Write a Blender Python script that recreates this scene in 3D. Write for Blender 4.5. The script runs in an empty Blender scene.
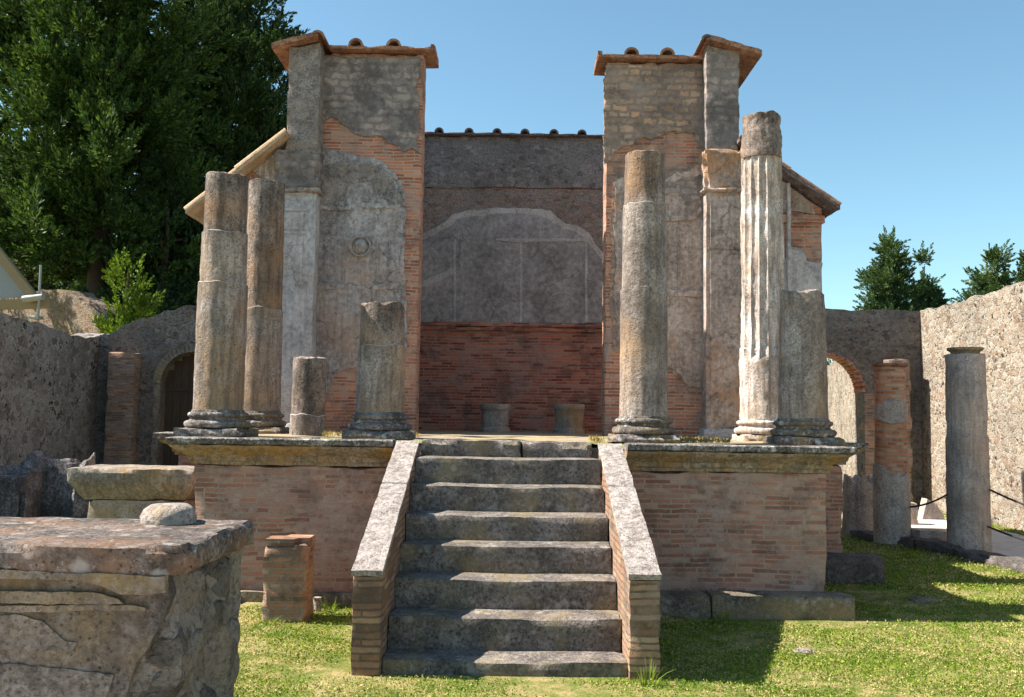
import bpy, bmesh, math, random
import numpy as np
from mathutils import Vector, Matrix, noise, geometry
random.seed(7); RNG = np.random.default_rng(7)
R = math.radians
scene = bpy.context.scene
COL = scene.collection

# ------------------------------------------------------------------ camera
F = 950.0; EYE = 1.78; PITCH = math.atan(71.5/950.0); ROLL = R(0.85)
cam_d = bpy.data.cameras.new('camera'); cam = bpy.data.objects.new('camera', cam_d); COL.objects.link(cam)
cam_d.sensor_width = 36; cam_d.lens = F/1024*36; cam_d.clip_end = 3000; cam_d.clip_start = 0.05
CM = Matrix.Rotation(math.pi/2+PITCH, 4, 'X') @ Matrix.Rotation(ROLL, 4, 'Z')
cam.matrix_world = Matrix.Translation((0, 0, EYE)) @ CM
scene.camera = cam

# ------------------------------------------------------------------ light
SUN_EL = R(46.5); SUN_AZ = R(4)      # from the left, a little behind the temple
sun_dir = Vector((-math.cos(SUN_EL)*math.cos(SUN_AZ), math.cos(SUN_EL)*math.sin(SUN_AZ), math.sin(SUN_EL)))
sd = bpy.data.lights.new('sun', 'SUN'); sd.energy = 5.0; sd.angle = R(0.5); sd.color = (1.0, 0.93, 0.82)
so = bpy.data.objects.new('sun', sd); COL.objects.link(so)
so.rotation_euler = sun_dir.to_track_quat('Z', 'Y').to_euler()
world = bpy.data.worlds.new('World'); scene.world = world; world.use_nodes = True
wt = world.node_tree; bg = wt.nodes['Background']
sky = wt.nodes.new('ShaderNodeTexSky'); sky.sky_type = 'NISHITA'; sky.sun_disc = False
sky.sun_elevation = SUN_EL; sky.sun_rotation = math.atan2(sun_dir.x, sun_dir.y)
sky.air_density = 1.0; sky.dust_density = 0.25; sky.ozone_density = 2.0
tint = wt.nodes.new('ShaderNodeMix'); tint.data_type = 'RGBA'; tint.blend_type = 'MULTIPLY'; tint.inputs[0].default_value = 1.0
tint.inputs[7].default_value = (0.90, 1.07, 0.97, 1)      # the photograph's warm white balance
wt.links.new(sky.outputs[0], tint.inputs[6]); wt.links.new(tint.outputs[2], bg.inputs[0]); bg.inputs[1].default_value = 0.076
scene.view_settings.view_transform = 'Standard'; scene.view_settings.look = 'None'
scene.view_settings.exposure = 1.38; scene.view_settings.gamma = 1
scene.view_settings.use_curve_mapping = False
scene.cycles.max_bounces = 6; scene.cycles.diffuse_bounces = 3; scene.cycles.transparent_max_bounces = 4

# ------------------------------------------------------------------ helpers
def at(px, py, Y):
    d = CM.to_3x3() @ Vector(((px-512)/F, -(py-348.5)/F, -1.0))
    k = Y/d.y
    return d.x*k, EYE+d.z*k
def X(px, Y, py=420): return at(px, py, Y)[0]
def Z(py, Y, px=510): return at(px, py, Y)[1]
def nz(p, s=1.0, o=0.0):
    return noise.noise(Vector((p[0]*s+o, p[1]*s+o*1.7, p[2]*s-o*0.6)))
def fbm(p, s=1.0, o=0.0, n=4):
    return noise.fractal(Vector((p[0]*s+o, p[1]*s+o*1.3, p[2]*s-o)), 1.0, 2.0, n)

def empty(name, loc, label, cat, group=None, rz=0.0):
    o = bpy.data.objects.new(name, None); COL.objects.link(o)
    o.location = loc; o.rotation_euler = (0, 0, rz); o.empty_display_size = 0.2
    tag(o, label, cat, group); return o
def tag(o, label, cat, group=None):
    o['label'] = label; o['category'] = cat
    if group: o['group'] = group
    return o
def root_loc(o):
    v = Vector((0, 0, 0))
    while o is not None:
        v += o.location; o = o.parent
    return v
def obj(name, bm, mat, parent=None, smooth=30, local=False):
    """one mesh object; bm is in world coordinates unless local"""
    bmesh.ops.recalc_face_normals(bm, faces=bm.faces[:])
    if parent is not None and not local:
        bmesh.ops.translate(bm, verts=bm.verts[:], vec=-root_loc(parent))
    me = bpy.data.meshes.new(name); bm.to_mesh(me); bm.free()
    if smooth:
        me.shade_smooth(); me.set_sharp_from_angle(angle=R(smooth))
    if mat: me.materials.append(mat)
    o = bpy.data.objects.new(name, me); COL.objects.link(o)
    if parent is not None: o.parent = parent
    return o
def top(name, bm, mat, label, cat, group=None, smooth=30):
    """a top-level thing that is one mesh, its origin at its base"""
    cs = [v.co for v in bm.verts]
    c = Vector(((min(v.x for v in cs)+max(v.x for v in cs))/2, (min(v.y for v in cs)+max(v.y for v in cs))/2, min(v.z for v in cs)))
    bmesh.ops.translate(bm, verts=bm.verts[:], vec=-c)
    o = obj(name, bm, mat, None, smooth); o.location = c
    return tag(o, label, cat, group)
def structure(name, bm, mat, smooth=0, kind='structure'):
    o = obj(name, bm, mat, None, smooth); o['kind'] = kind; return o

def NB(): return bmesh.new()
def gbox(bm, x0, x1, y0, y1, z0, z1, cell=0.08, chip=0.02, amp=0.006, freq=4.0, seed=0.0, keep_bottom=True, maxn=70):
    """a box with worn, chipped edges and slightly uneven faces"""
    lo = (x0, y0, z0); hi = (x1, y1, z1)
    n = [max(2, min(maxn, int(round((hi[i]-lo[i])/cell)))) for i in range(3)]
    vs = {}
    def vert(i, j, k):
        key = (i, j, k)
        if key in vs: return vs[key]
        idx = (i, j, k)
        p = [lo[a]+(hi[a]-lo[a])*idx[a]/n[a] for a in range(3)]
        on = [1 if idx[a] == n[a] else (-1 if idx[a] == 0 else 0) for a in range(3)]
        q = p[:]
        cnt = sum(1 for a in on if a)
        for a in range(3):
            q[a] += amp*nz(p, freq, seed+a*11.3)*(1 if cnt else 0)
        if cnt >= 2:
            w = chip*max(0.12, 0.35+1.5*nz(p, freq*0.9, seed+31.7)+0.6*nz(p, freq*3.1, seed+3.1))
            for a in range(3):
                if on[a] and not (a == 2 and on[a] < 0 and keep_bottom):
                    q[a] -= on[a]*w
        v = bm.verts.new(q); vs[key] = v; return v
    for a in range(3):
        b, c = (a+1) % 3, (a+2) % 3
        for side in (0, n[a]):
            for i in range(n[b]):
                for j in range(n[c]):
                    def V(ii, jj):
                        t = [0, 0, 0]; t[a] = side; t[b] = ii; t[c] = jj
                        return vert(*t)
                    f = [V(i, j), V(i+1, j), V(i+1, j+1), V(i, j+1)]
                    bm.faces.new(f if side else f[::-1])
    return bm
def box(bm, x0, x1, y0, y1, z0, z1):
    v = [bm.verts.new((x, y, z)) for x in (x0, x1) for y in (y0, y1) for z in (z0, z1)]
    for f in ((0,1,3,2),(4,6,7,5),(0,4,5,1),(2,3,7,6),(0,2,6,4),(1,5,7,3)):
        bm.faces.new([v[i] for i in f])
    return bm
def resample(pts, step, jit, seed=0.0, fixed=None, closed=True):
    """closed outline cut into short pieces and made ragged"""
    out = []
    n = len(pts)
    for i in range(n if closed else n-1):
        a, b = pts[i], pts[(i+1) % n]
        L = math.hypot(b[0]-a[0], b[1]-a[1]); m = max(1, int(L/step))
        for k in range(m):
            t = k/m; p = (a[0]+(b[0]-a[0])*t, a[1]+(b[1]-a[1])*t)
            j = jit
            if fixed and (fixed(a, b)): j = 0
            p3 = (p[0], p[1], seed)
            out.append((p[0]+j*(nz(p3, 5, seed)+0.8*nz(p3, 15, seed+5)+0.6*nz(p3, 41, seed+2)), p[1]+j*(nz(p3, 5, seed+9)+0.8*nz(p3, 15, seed+15)+0.6*nz(p3, 41, seed+12))))
    if not closed: out.append(pts[-1])
    return out
def slab_poly(bm, pts, f0, f1, grid=0.0, amp=0.0, seed=0.0):
    """outline pts (u,v) between the mappings f0 (front) and f1 (back); grid > 0 adds inner points so the front can be uneven"""
    n = len(pts)
    vs = [Vector(p) for p in pts]
    if grid:
        us = [p[0] for p in pts]; ws = [p[1] for p in pts]
        nu = int((max(us)-min(us))/grid); nw = int((max(ws)-min(ws))/grid)
        for i in range(1, nu+1):
            for j in range(1, nw+1):
                u = min(us)+grid*(i-0.5+0.3*nz((i, j, 0), 1.37, seed)); w = min(ws)+grid*(j-0.5+0.3*nz((j, i, 0), 1.73, seed)); ins = False
                for k in range(n):
                    x1, y1 = pts[k]; x2, y2 = pts[k-1]
                    if (y1 > w) != (y2 > w) and u < (x2-x1)*(w-y1)/(y2-y1)+x1: ins = not ins
                if ins: vs.append(Vector((u, w)))
    co, ed, fa, *_ = geometry.delaunay_2d_cdt(vs, [(i, (i+1) % n) for i in range(n)], [], 1, 1e-5)
    cnt = {}
    for f in fa:
        for k in range(3):
            e = tuple(sorted((f[k], f[(k+1) % 3]))); cnt.setdefault(e, []).append((f[k], f[(k+1) % 3]))
    used = set(i for f in fa for i in f)
    bnd = set(i for e, v in cnt.items() if len(v) == 1 for i in e)
    A, B = {}, {}
    for i in used:
        p = co[i]; q0 = Vector(f0(*p)); q1 = Vector(f1(*p))
        if amp and i not in bnd:
            d = (q0-q1).normalized(); q0 = q0+d*amp*(fbm((p[0], p[1], seed), 3.0, seed)+0.5*nz((p[0], p[1], seed), 11, seed))
        A[i] = bm.verts.new(q0); B[i] = bm.verts.new(q1)
    for f in fa:
        bm.faces.new([A[i] for i in f]); bm.faces.new([B[i] for i in reversed(f)])
    for e, v in cnt.items():
        if len(v) == 1:
            i, j = v[0]; bm.faces.new((A[j], A[i], B[i], B[j]))
    return bm
def plateY(bm, pts, y0, y1, grid=0.0, amp=0.0, seed=0.0):
    return slab_poly(bm, pts, lambda u, v: (u, y0, v), lambda u, v: (u, y1, v), grid, amp, seed)
def plateX(bm, pts, x0, x1, grid=0.0, amp=0.0, seed=0.0):
    return slab_poly(bm, pts, lambda u, v: (x0, u, v), lambda u, v: (x1, u, v), grid, amp, seed)
def plateZ(bm, pts, z0, z1):
    return slab_poly(bm, pts, lambda u, v: (u, v, z0), lambda u, v: (u, v, z1))
def pxpoly(pts, Y): return [at(p[0], p[1], Y) for p in pts]
def lathe(bm, cx, cy, prof, segs=48, rfun=None, zfun=None, cap=True):
    rings = []
    for r, z in prof:
        ring = []
        for s in range(segs):
            a = 2*math.pi*s/segs
            rr = r if rfun is None else rfun(r, z, a)
            zz = z if zfun is None else zfun(r, z, a)
            ring.append(bm.verts.new((cx+rr*math.cos(a), cy+rr*math.sin(a), zz)))
        rings.append(ring)
    for i in range(len(rings)-1):
        for s in range(segs):
            t = (s+1) % segs
            bm.faces.new((rings[i][s], rings[i][t], rings[i+1][t], rings[i+1][s]))
    if cap:
        bm.faces.new(rings[0][::-1])
        top_ = rings[-1]
        c = bm.verts.new(sum((v.co for v in top_), Vector())/len(top_))
        for s in range(segs): bm.faces.new((top_[s], top_[(s+1) % segs], c))
    return bm
def tube(bm, pts, r, segs=8, r2=None):
    pts = [Vector(p) for p in pts]; rings = []
    for i, p in enumerate(pts):
        d = (pts[min(i+1, len(pts)-1)]-pts[max(i-1, 0)]).normalized()
        u = d.orthogonal().normalized() if i == 0 else (rings_u - d*rings_u.dot(d)).normalized()
        rings_u = u; w = d.cross(u)
        rad = r if r2 is None else r+(r2-r)*i/(len(pts)-1)
        rings.append([bm.verts.new(p+(u*math.cos(2*math.pi*k/segs)+w*math.sin(2*math.pi*k/segs))*rad) for k in range(segs)])
    for i in range(len(rings)-1):
        for k in range(segs):
            t = (k+1) % segs
            bm.faces.new((rings[i][k], rings[i][t], rings[i+1][t], rings[i+1][k]))
    bm.faces.new(rings[0][::-1]); bm.faces.new(rings[-1])
    return bm
def half_tile(bm, p0, p1, r, up, thick=0.018, segs=8):
    """a half-round cover tile from p0 to p1 (hollow, with real thickness)"""
    p0 = Vector(p0); p1 = Vector(p1); d = (p1-p0).normalized(); up = Vector(up); up = (up-d*up.dot(d)).normalized(); s = d.cross(up)
    rings = []
    for p, k in ((p0, 1.0), (p1, 0.86)):
        o = [bm.verts.new(p+(s*math.cos(math.pi*i/segs)+up*math.sin(math.pi*i/segs))*r*k) for i in range(segs+1)]
        n = [bm.verts.new(p+(s*math.cos(math.pi*i/segs)+up*math.sin(math.pi*i/segs))*(r-thick)*k) for i in range(segs+1)]
        rings.append((o, n))
    (o0, n0), (o1, n1) = rings
    for i in range(segs):
        bm.faces.new((o0[i], o0[i+1], o1[i+1], o1[i])); bm.faces.new((n0[i+1], n0[i], n1[i], n1[i+1]))
        bm.faces.new((o0[i+1], o0[i], n0[i], n0[i+1])); bm.faces.new((o1[i], o1[i+1], n1[i+1], n1[i]))
    for i in (0, segs):
        bm.faces.new((o0[i], o1[i], n1[i], n0[i]))
    return bm

# ------------------------------------------------------------------ materials
class NT:
    def __init__(self, name):
        self.m = bpy.data.materials.new(name); self.m.use_nodes = True
        self.t = self.m.node_tree; self.b = self.t.nodes['Principled BSDF']
        self.b.inputs['Roughness'].default_value = 0.9
        self.b.inputs['Specular IOR Level'].default_value = 0.2
        self.pos = self.t.nodes.new('ShaderNodeNewGeometry').outputs['Position']
    def n(self, typ, **kw):
        nd = self.t.nodes.new(typ)
        for k, v in kw.items(): setattr(nd, k, v)
        return nd
    def set(self, sock, v):
        if v is None: return
        if isinstance(v, bpy.types.NodeSocket): self.t.links.new(v, sock)
        elif isinstance(v, (tuple, list)):
            v = tuple(v)
            if len(sock.default_value) == 4 and len(v) == 3: v = v+(1,)
            sock.default_value = v
        else: sock.default_value = v
    def math(self, op, a, b=None, clamp=False):
        nd = self.n('ShaderNodeMath', operation=op); nd.use_clamp = clamp
        self.set(nd.inputs[0], a); self.set(nd.inputs[1], b); return nd.outputs[0]
    def vmath(self, op, a, b):
        nd = self.n('ShaderNodeVectorMath', operation=op)
        self.set(nd.inputs[0], a)
        if op == 'SCALE': self.set(nd.inputs['Scale'], b)
        else: self.set(nd.inputs[1], b)
        return nd.outputs[0]
    def scale(self, s, vec=None):
        return self.vmath('MULTIPLY', vec or self.pos, s if isinstance(s, tuple) else (s, s, s))
    def noise(self, scale, detail=4, rough=0.55, vec=None, dist=0.0):
        nd = self.n('ShaderNodeTexNoise'); self.set(nd.inputs['Vector'], vec or self.pos)
        nd.inputs['Scale'].default_value = scale; nd.inputs['Detail'].default_value = detail
        nd.inputs['Roughness'].default_value = rough; nd.inputs['Distortion'].default_value = dist
        return nd.outputs[0]
    def noisec(self, scale, detail=3, vec=None):
        nd = self.n('ShaderNodeTexNoise'); self.set(nd.inputs['Vector'], vec or self.pos)
        nd.inputs['Scale'].default_value = scale; nd.inputs['Detail'].default_value = detail
        return nd.outputs[1]
    def vor(self, scale, feature='F1', vec=None, rand=1.0):
        nd = self.n('ShaderNodeTexVoronoi', feature=feature); self.set(nd.inputs['Vector'], vec or self.pos)
        nd.inputs['Scale'].default_value = scale; nd.inputs['Randomness'].default_value = rand
        return nd
    def ramp(self, fac, stops, mode='LINEAR'):
        nd = self.n('ShaderNodeValToRGB'); cr = nd.color_ramp; cr.interpolation = mode
        while len(cr.elements) < len(stops): cr.elements.new(0.5)
        for e, (p, c) in zip(cr.elements, stops):
            e.position = p
            e.color = (c, c, c, 1) if isinstance(c, (int, float)) else (tuple(c)+(1,))[:4]
        self.set(nd.inputs[0], fac); return nd.outputs[0]
    def mix(self, fac, a, b, blend='MIX'):
        nd = self.n('ShaderNodeMix', data_type='RGBA', blend_type=blend)
        self.set(nd.inputs[0], fac); self.set(nd.inputs[6], a); self.set(nd.inputs[7], b); return nd.outputs[2]
    def bump(self, h, strength=0.5, dist=0.02, normal=None):
        nd = self.n('ShaderNodeBump'); self.set(nd.inputs['Height'], h)
        nd.inputs['Strength'].default_value = strength; nd.inputs['Distance'].default_value = dist
        if normal: self.set(nd.inputs['Normal'], normal)
        return nd.outputs[0]
    def add(self, *xs):
        r = xs[0]
        for x in xs[1:]: r = self.math('ADD', r, x)
        return r
    def out(self, col, normal=None, rough=None):
        self.set(self.b.inputs['Base Color'], col)
        if normal: self.set(self.b.inputs['Normal'], normal)
        if rough is not None: self.set(self.b.inputs['Roughness'], rough)
        return self.m
    def facing_up(self):
        g = self.n('ShaderNodeNewGeometry'); s = self.n('ShaderNodeSeparateXYZ'); self.set(s.inputs[0], g.outputs['Normal'])
        return s.outputs[2]

def c(*v): return tuple(v)
def rosy(v): return (v[0]*1.06, v[1]*0.985, v[2]*0.98)

def stone(name, dark, mid, light, scale=2.5, pits=0.6, lichen=None, lich_amt=0.5, ochre=None, ochre_amt=0.0, streak=0.0, bump=0.5, spots=None):
    dark, mid, light = rosy(dark), rosy(mid), rosy(light)
    t = NT(name)
    big = t.noise(scale, 5, 0.6); fine = t.noise(scale*7, 6, 0.72); vf = t.noise(42, 4, 0.72)
    f = t.add(t.math('MULTIPLY', big, 0.45), t.math('MULTIPLY', fine, 0.33), t.math('MULTIPLY', vf, 0.22))
    col = t.ramp(f, [(0.37, dark), (0.5, mid), (0.61, light)])
    col = t.mix(t.ramp(vf, [(0.36, 0.75), (0.47, 0.0)]), col, dark)
    if ochre:
        o = t.ramp(t.noise(scale*0.7, 5, 0.6, t.vmath('ADD', t.pos, (7.3, 2.1, 4.4))), [(0.5-0.12*ochre_amt, 0.0), (0.72-0.1*ochre_amt, 0.85)])
        col = t.mix(o, col, ochre)
    if streak:
        s = t.noise(6, 4, 0.6, t.scale((3.0, 3.0, 0.35)))
        col = t.mix(t.math('MULTIPLY', t.ramp(s, [(0.45, 0.0), (0.65, 1.0)]), streak), col, dark)
    if lichen:
        w = t.vmath('ADD', t.pos, t.vmath('SCALE', t.noisec(8, 3), 0.12))
        v = t.vor(9, 'F1', w)
        sp = t.math('MULTIPLY', t.ramp(v.outputs['Distance'], [(0.18, 1.0), (0.34, 0.0)]), t.ramp(t.noise(3.3, 4, 0.6), [(0.42, 0.0), (0.56, 1.0)]))
        sp = t.math('MAXIMUM', sp, t.math('MULTIPLY', t.ramp(t.noise(26, 4, 0.7), [(0.56, 0.0), (0.64, 1.0)]), 0.7))
        col = t.mix(t.math('MULTIPLY', sp, lich_amt), col, lichen)
    pv = t.vor(38, 'F1', t.vmath('ADD', t.pos, t.vmath('SCALE', t.noisec(30, 2), 0.03)))
    pit = t.ramp(pv.outputs['Distance'], [(0.10, 0.0), (0.32, 1.0)])
    pm = t.ramp(t.noise(6, 3), [(0.48, 1.0), (0.62, 0.0)])
    pit = t.math('MAXIMUM', pit, pm)
    col = t.mix(t.math('MULTIPLY', t.math('SUBTRACT', 1.0, pit), pits), col, tuple(x*0.45 for x in dark))
    h = t.add(t.math('MULTIPLY', big, 1.2), t.math('MULTIPLY', fine, 0.8), t.math('MULTIPLY', vf, 0.6), t.math('MULTIPLY', pit, 0.35*pits))
    return t.out(col, t.bump(h, bump, 0.04))

def brick(name, reds, mortar, bw=0.24, bh=0.052, ms=0.010, grey=(0.30, 0.27, 0.25), grey_amt=0.35, angular=None, bump=0.7, dark_amt=0.25, wobble=1.0, hbump=0.018):
    mortar, grey = rosy(mortar), rosy(grey)
    t = NT(name)
    sep = t.n('ShaderNodeSeparateXYZ')
    if angular:
        tc = t.n('ShaderNodeTexCoord'); t.set(sep.inputs[0], tc.outputs['Object'])
        u = t.math('MULTIPLY', t.math('ARCTAN2', sep.outputs[1], sep.outputs[0]), angular)
    else:
        t.set(sep.inputs[0], t.pos); u = t.math('ADD', sep.outputs[0], sep.outputs[1])
    wob = t.math('MULTIPLY', t.math('SUBTRACT', t.noise(1.7 if wobble < 2 else 3.5, 3), 0.5), 0.05*wobble)
    wob2 = t.math('MULTIPLY', t.math('SUBTRACT', t.noise(14, 4), 0.5), 0.018*wobble)
    cv = t.n('ShaderNodeCombineXYZ'); t.set(cv.inputs[0], t.add(u, wob2)); t.set(cv.inputs[1], t.add(sep.outputs[2], wob, wob2))
    def bt(c1, c2, mo, msz):
        b = t.n('ShaderNodeTexBrick'); b.offset = 0.5; b.squash = 0.7; b.squash_frequency = 3
        t.set(b.inputs['Vector'], cv.outputs[0])
        for k, v in (('Color1', c1), ('Color2', c2), ('Mortar', mo)): t.set(b.inputs[k], v)
        b.inputs['Scale'].default_value = 1.0; b.inputs['Mortar Size'].default_value = msz
        b.inputs['Mortar Smooth'].default_value = 0.15; b.inputs['Bias'].default_value = 0.0
        b.inputs['Brick Width'].default_value = bw; b.inputs['Row Height'].default_value = bh
        return b
    rnd = bt((0, 0, 0), (1, 1, 1), (0.5, 0.5, 0.5), 0.0)
    b = bt((1, 1, 1), (1, 1, 1), (0, 0, 0), ms)
    n1 = t.noise(1.6, 6, 0.66); n2 = t.noise(34, 5, 0.72)
    rf = t.add(t.math('MULTIPLY', rnd.outputs[0], 0.62), t.math('MULTIPLY', n2, 0.38))
    bc = t.ramp(rf, [(0.12, reds[0]), (0.4, reds[1]), (0.62, reds[2]), (0.86, reds[3])])
    col = t.mix(b.outputs['Fac'], bc, t.mix(n2, mortar, tuple(x*0.55 for x in mortar)))
    g = t.add(t.math('MULTIPLY', n1, 0.5), t.math('MULTIPLY', t.noise(8, 6, 0.72), 0.32), t.math('MULTIPLY', n2, 0.18))
    gm = t.math('MULTIPLY', t.ramp(g, [(0.49, 0.0), (0.55, 1.0)]), grey_amt)
    col = t.mix(gm, col, t.mix(n2, grey, tuple(x*0.6 for x in grey)))
    dk = t.math('MULTIPLY', t.ramp(t.noise(2.3, 7, 0.72, t.vmath('ADD', t.pos, (9.1, 3.3, 1.2))), [(0.5, 0.0), (0.6, 1.0)]), dark_amt)
    col = t.mix(dk, col, (0.05, 0.045, 0.045))
    h = t.add(t.math('MULTIPLY', b.outputs['Fac'], -1.0), t.math('MULTIPLY', rnd.outputs[0], 0.35), t.math('MULTIPLY', n2, 0.5), t.math('MULTIPLY', gm, 0.5))
    return t.out(col, t.bump(h, bump, hbump))

def rubble(name, stones, mortar, scale=7.0, flat=1.6, cover=0.5, smear=0.5, dark=0.3, bump=0.9, hole=0.0, mott=1.0):
    """stones of all sizes sunk in mortar, part of them smeared over"""
    t = NT(name)
    w = t.vmath('ADD', t.pos, t.vmath('SCALE', t.vmath('SUBTRACT', t.noisec(5, 5), (0.5, 0.5, 0.5)), 0.20))
    fine = t.noise(34, 5, 0.72); mid = t.noise(9, 5, 0.68); big = t.noise(0.9, 5, 0.62)
    def layer(sc, off, cov):
        v = t.vor(sc, 'F1', t.scale((1, 1, flat), t.vmath('ADD', w, off)))
        cs = t.n('ShaderNodeSeparateColor'); t.set(cs.inputs[0], v.outputs['Color'])
        d = t.math('ADD', v.outputs['Distance'], t.math('MULTIPLY', t.math('SUBTRACT', mid, 0.5), 0.35))
        thr = t.math('ADD', t.math('MULTIPLY', cs.outputs[2], 0.55), cov-0.28)
        m = t.ramp(t.math('SUBTRACT', thr, d), [(0.0, 0.0), (0.09, 1.0)])
        return m, cs.outputs[0], cs.outputs[1]
    m1, c1, h1 = layer(scale, (0, 0, 0), cover); m2, c2, h2 = layer(scale*2.3, (3.1, 1.7, 0.4), cover*0.8)
    ns = len(stones)
    def col_of(k):
        k = t.add(t.math('MULTIPLY', k, 0.7), t.math('MULTIPLY', fine, 0.3))
        return t.ramp(k, [(0.12+0.72*i/(ns-1), x) for i, x in enumerate(stones)])
    mc = t.mix(t.ramp(t.add(t.math('MULTIPLY', mid, 0.5), t.math('MULTIPLY', fine, 0.5)), [(0.36, 0.0), (0.62, 1.0)]), tuple(x*(1-0.5*mott) for x in mortar), mortar)
    sm = t.math('SUBTRACT', 1.0, t.math('MULTIPLY', t.ramp(t.add(t.math('MULTIPLY', t.noise(1.6, 5, 0.65), 0.7), t.math('MULTIPLY', mid, 0.3)), [(0.44, 0.0), (0.58, 1.0)]), smear))
    m1 = t.math('MULTIPLY', m1, sm); m2 = t.math('MULTIPLY', m2, sm)
    col = t.mix(m2, mc, col_of(c2)); col = t.mix(m1, col, col_of(c1))
    col = t.mix(t.math('MULTIPLY', t.ramp(fine, [(0.34, 1.0), (0.5, 0.0)]), 0.55*mott), col, tuple(x*0.35 for x in stones[0]))
    dk = t.math('MULTIPLY', t.ramp(t.add(t.math('MULTIPLY', big, 0.7), t.math('MULTIPLY', mid, 0.3)), [(0.46, 0.0), (0.62, 1.0)]), dark)
    col = t.mix(dk, col, (0.06, 0.055, 0.055))
    h = t.add(t.math('MULTIPLY', m1, 0.8), t.math('MULTIPLY', m2, 0.35), t.math('MULTIPLY', fine, 0.9), t.math('MULTIPLY', mid, 1.2))
    if hole:
        hm = t.math('MULTIPLY', t.ramp(t.math('MULTIPLY', m2, h2), [(0.70, 0.0), (0.74, 1.0)]), t.math('SUBTRACT', 1.0, m1))
        col = t.mix(t.math('MULTIPLY', hm, hole), col, (0.03, 0.025, 0.022)); h = t.add(h, t.math('MULTIPLY', hm, -1.3))
    return t.out(col, t.bump(h, bump, 0.045))

def stucco(name, dark, mid, light, ochre=None, ochre_amt=0.5, crack=0.5, scale=1.6, bump=0.45, streak=0.4):
    dark, mid, light = rosy(dark), rosy(mid), rosy(light)
    t = NT(name)
    a = t.noise(scale, 6, 0.62); b_ = t.noise(scale*8, 5, 0.7); f = t.noise(40, 5, 0.72)
    k = t.add(t.math('MULTIPLY', a, 0.42), t.math('MULTIPLY', b_, 0.36), t.math('MULTIPLY', f, 0.22))
    col = t.ramp(k, [(0.38, dark), (0.49, mid), (0.59, light)])
    if ochre:
        o = t.math('MULTIPLY', t.ramp(t.noise(0.9, 4, 0.6, t.vmath('ADD', t.pos, (4.7, 1.1, 8.2))), [(0.5, 0.0), (0.66, 1.0)]), ochre_amt)
        col = t.mix(o, col, ochre)
    s = t.noise(5, 5, 0.6, t.scale((4.0, 4.0, 0.3)))
    col = t.mix(t.math('MULTIPLY', t.ramp(s, [(0.46, 0.0), (0.66, 1.0)]), streak), col, tuple(x*0.75 for x in dark))
    w = t.vmath('ADD', t.pos, t.vmath('SCALE', t.noisec(3, 5), 0.5))
    e = t.vor(1.3, 'DISTANCE_TO_EDGE', w)
    cr = t.math('MULTIPLY', t.ramp(e.outputs['Distance'], [(0.004, 1.0), (0.016, 0.0)]), t.ramp(t.noise(1.1, 2), [(0.45, 0.0), (0.55, 1.0)]))
    col = t.mix(t.math('MULTIPLY', cr, crack*0.45), col, (0.05, 0.045, 0.045))
    pk = t.ramp(t.noise(20, 4, 0.7), [(0.60, 0.0), (0.66, 1.0)])
    col = t.mix(t.math('MULTIPLY', pk, 0.5), col, tuple(x*0.5 for x in dark))
    h = t.add(t.math('MULTIPLY', a, 1.2), t.math('MULTIPLY', b_, 0.9), t.math('MULTIPLY', f, 0.6), t.math('MULTIPLY', cr, -0.5), t.math('MULTIPLY', pk, -0.25))
    return t.out(col, t.bump(h, bump, 0.04))

RED = [c(0.10, 0.045, 0.035), c(0.26, 0.092, 0.055), c(0.37, 0.145, 0.085), c(0.45, 0.24, 0.16)]
M = {}
M['brick_pier'] = brick('pier brick', [c(0.22,0.08,0.05), c(0.43,0.155,0.085), c(0.52,0.21,0.12), c(0.53,0.30,0.19)], c(0.54,0.45,0.37), bw=0.29, bh=0.045, ms=0.0075, grey=(0.44,0.34,0.28), grey_amt=0.7, dark_amt=0.4)
M['brick_podium'] = brick('podium brick', [c(0.22,0.105,0.075), c(0.40,0.175,0.12), c(0.47,0.245,0.18), c(0.50,0.35,0.28)], c(0.52,0.42,0.36), bw=0.26, bh=0.047, ms=0.008, grey=(0.52,0.40,0.345), grey_amt=0.92, dark_amt=0.35)
M['brick_cella'] = brick('cella brick', [c(0.13,0.04,0.03), c(0.37,0.10,0.065), c(0.47,0.155,0.095), c(0.48,0.25,0.18)], c(0.42,0.32,0.27), bw=0.28, bh=0.050, ms=0.0085, grey=(0.40,0.29,0.26), grey_amt=0.55, dark_amt=0.45)
M['brick_old'] = brick('weathered brick', [c(0.10,0.065,0.05), c(0.26,0.13,0.085), c(0.36,0.2,0.12), c(0.40,0.29,0.2)], c(0.30,0.26,0.22), bw=0.22, bh=0.048, ms=0.012, grey_amt=0.5, dark_amt=0.35)
M['brick_cheek'] = brick('cheek brick', [c(0.13,0.08,0.05), c(0.30,0.165,0.10), c(0.38,0.215,0.13), c(0.43,0.32,0.21)], c(0.19,0.155,0.125), bw=0.6, bh=0.050, ms=0.008, grey=(0.34,0.27,0.21), grey_amt=0.6, dark_amt=0.4)
M['brick_round'] = brick('round column brick', [c(0.30,0.11,0.055), c(0.62,0.24,0.11), c(0.70,0.33,0.17), c(0.64,0.43,0.29)], c(0.55,0.45,0.36), bw=0.2, bh=0.055, ms=0.010, grey_amt=0.12, dark_amt=0.2, angular=0.26)
M['brick_block'] = brick('fallen pier brick', [c(0.15,0.085,0.055), c(0.36,0.18,0.11), c(0.45,0.24,0.15), c(0.43,0.32,0.23)], c(0.36,0.30,0.24), bw=0.3, bh=0.058, ms=0.012, grey=(0.40,0.31,0.24), grey_amt=0.95, dark_amt=0.5)
M['tuff'] = stone('grey tuff coat', c(0.095,0.082,0.07), c(0.265,0.235,0.205), c(0.45,0.415,0.375), 1.9, 1.0, ochre=c(0.37,0.235,0.125), ochre_amt=0.32, streak=0.6, bump=0.55)
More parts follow.
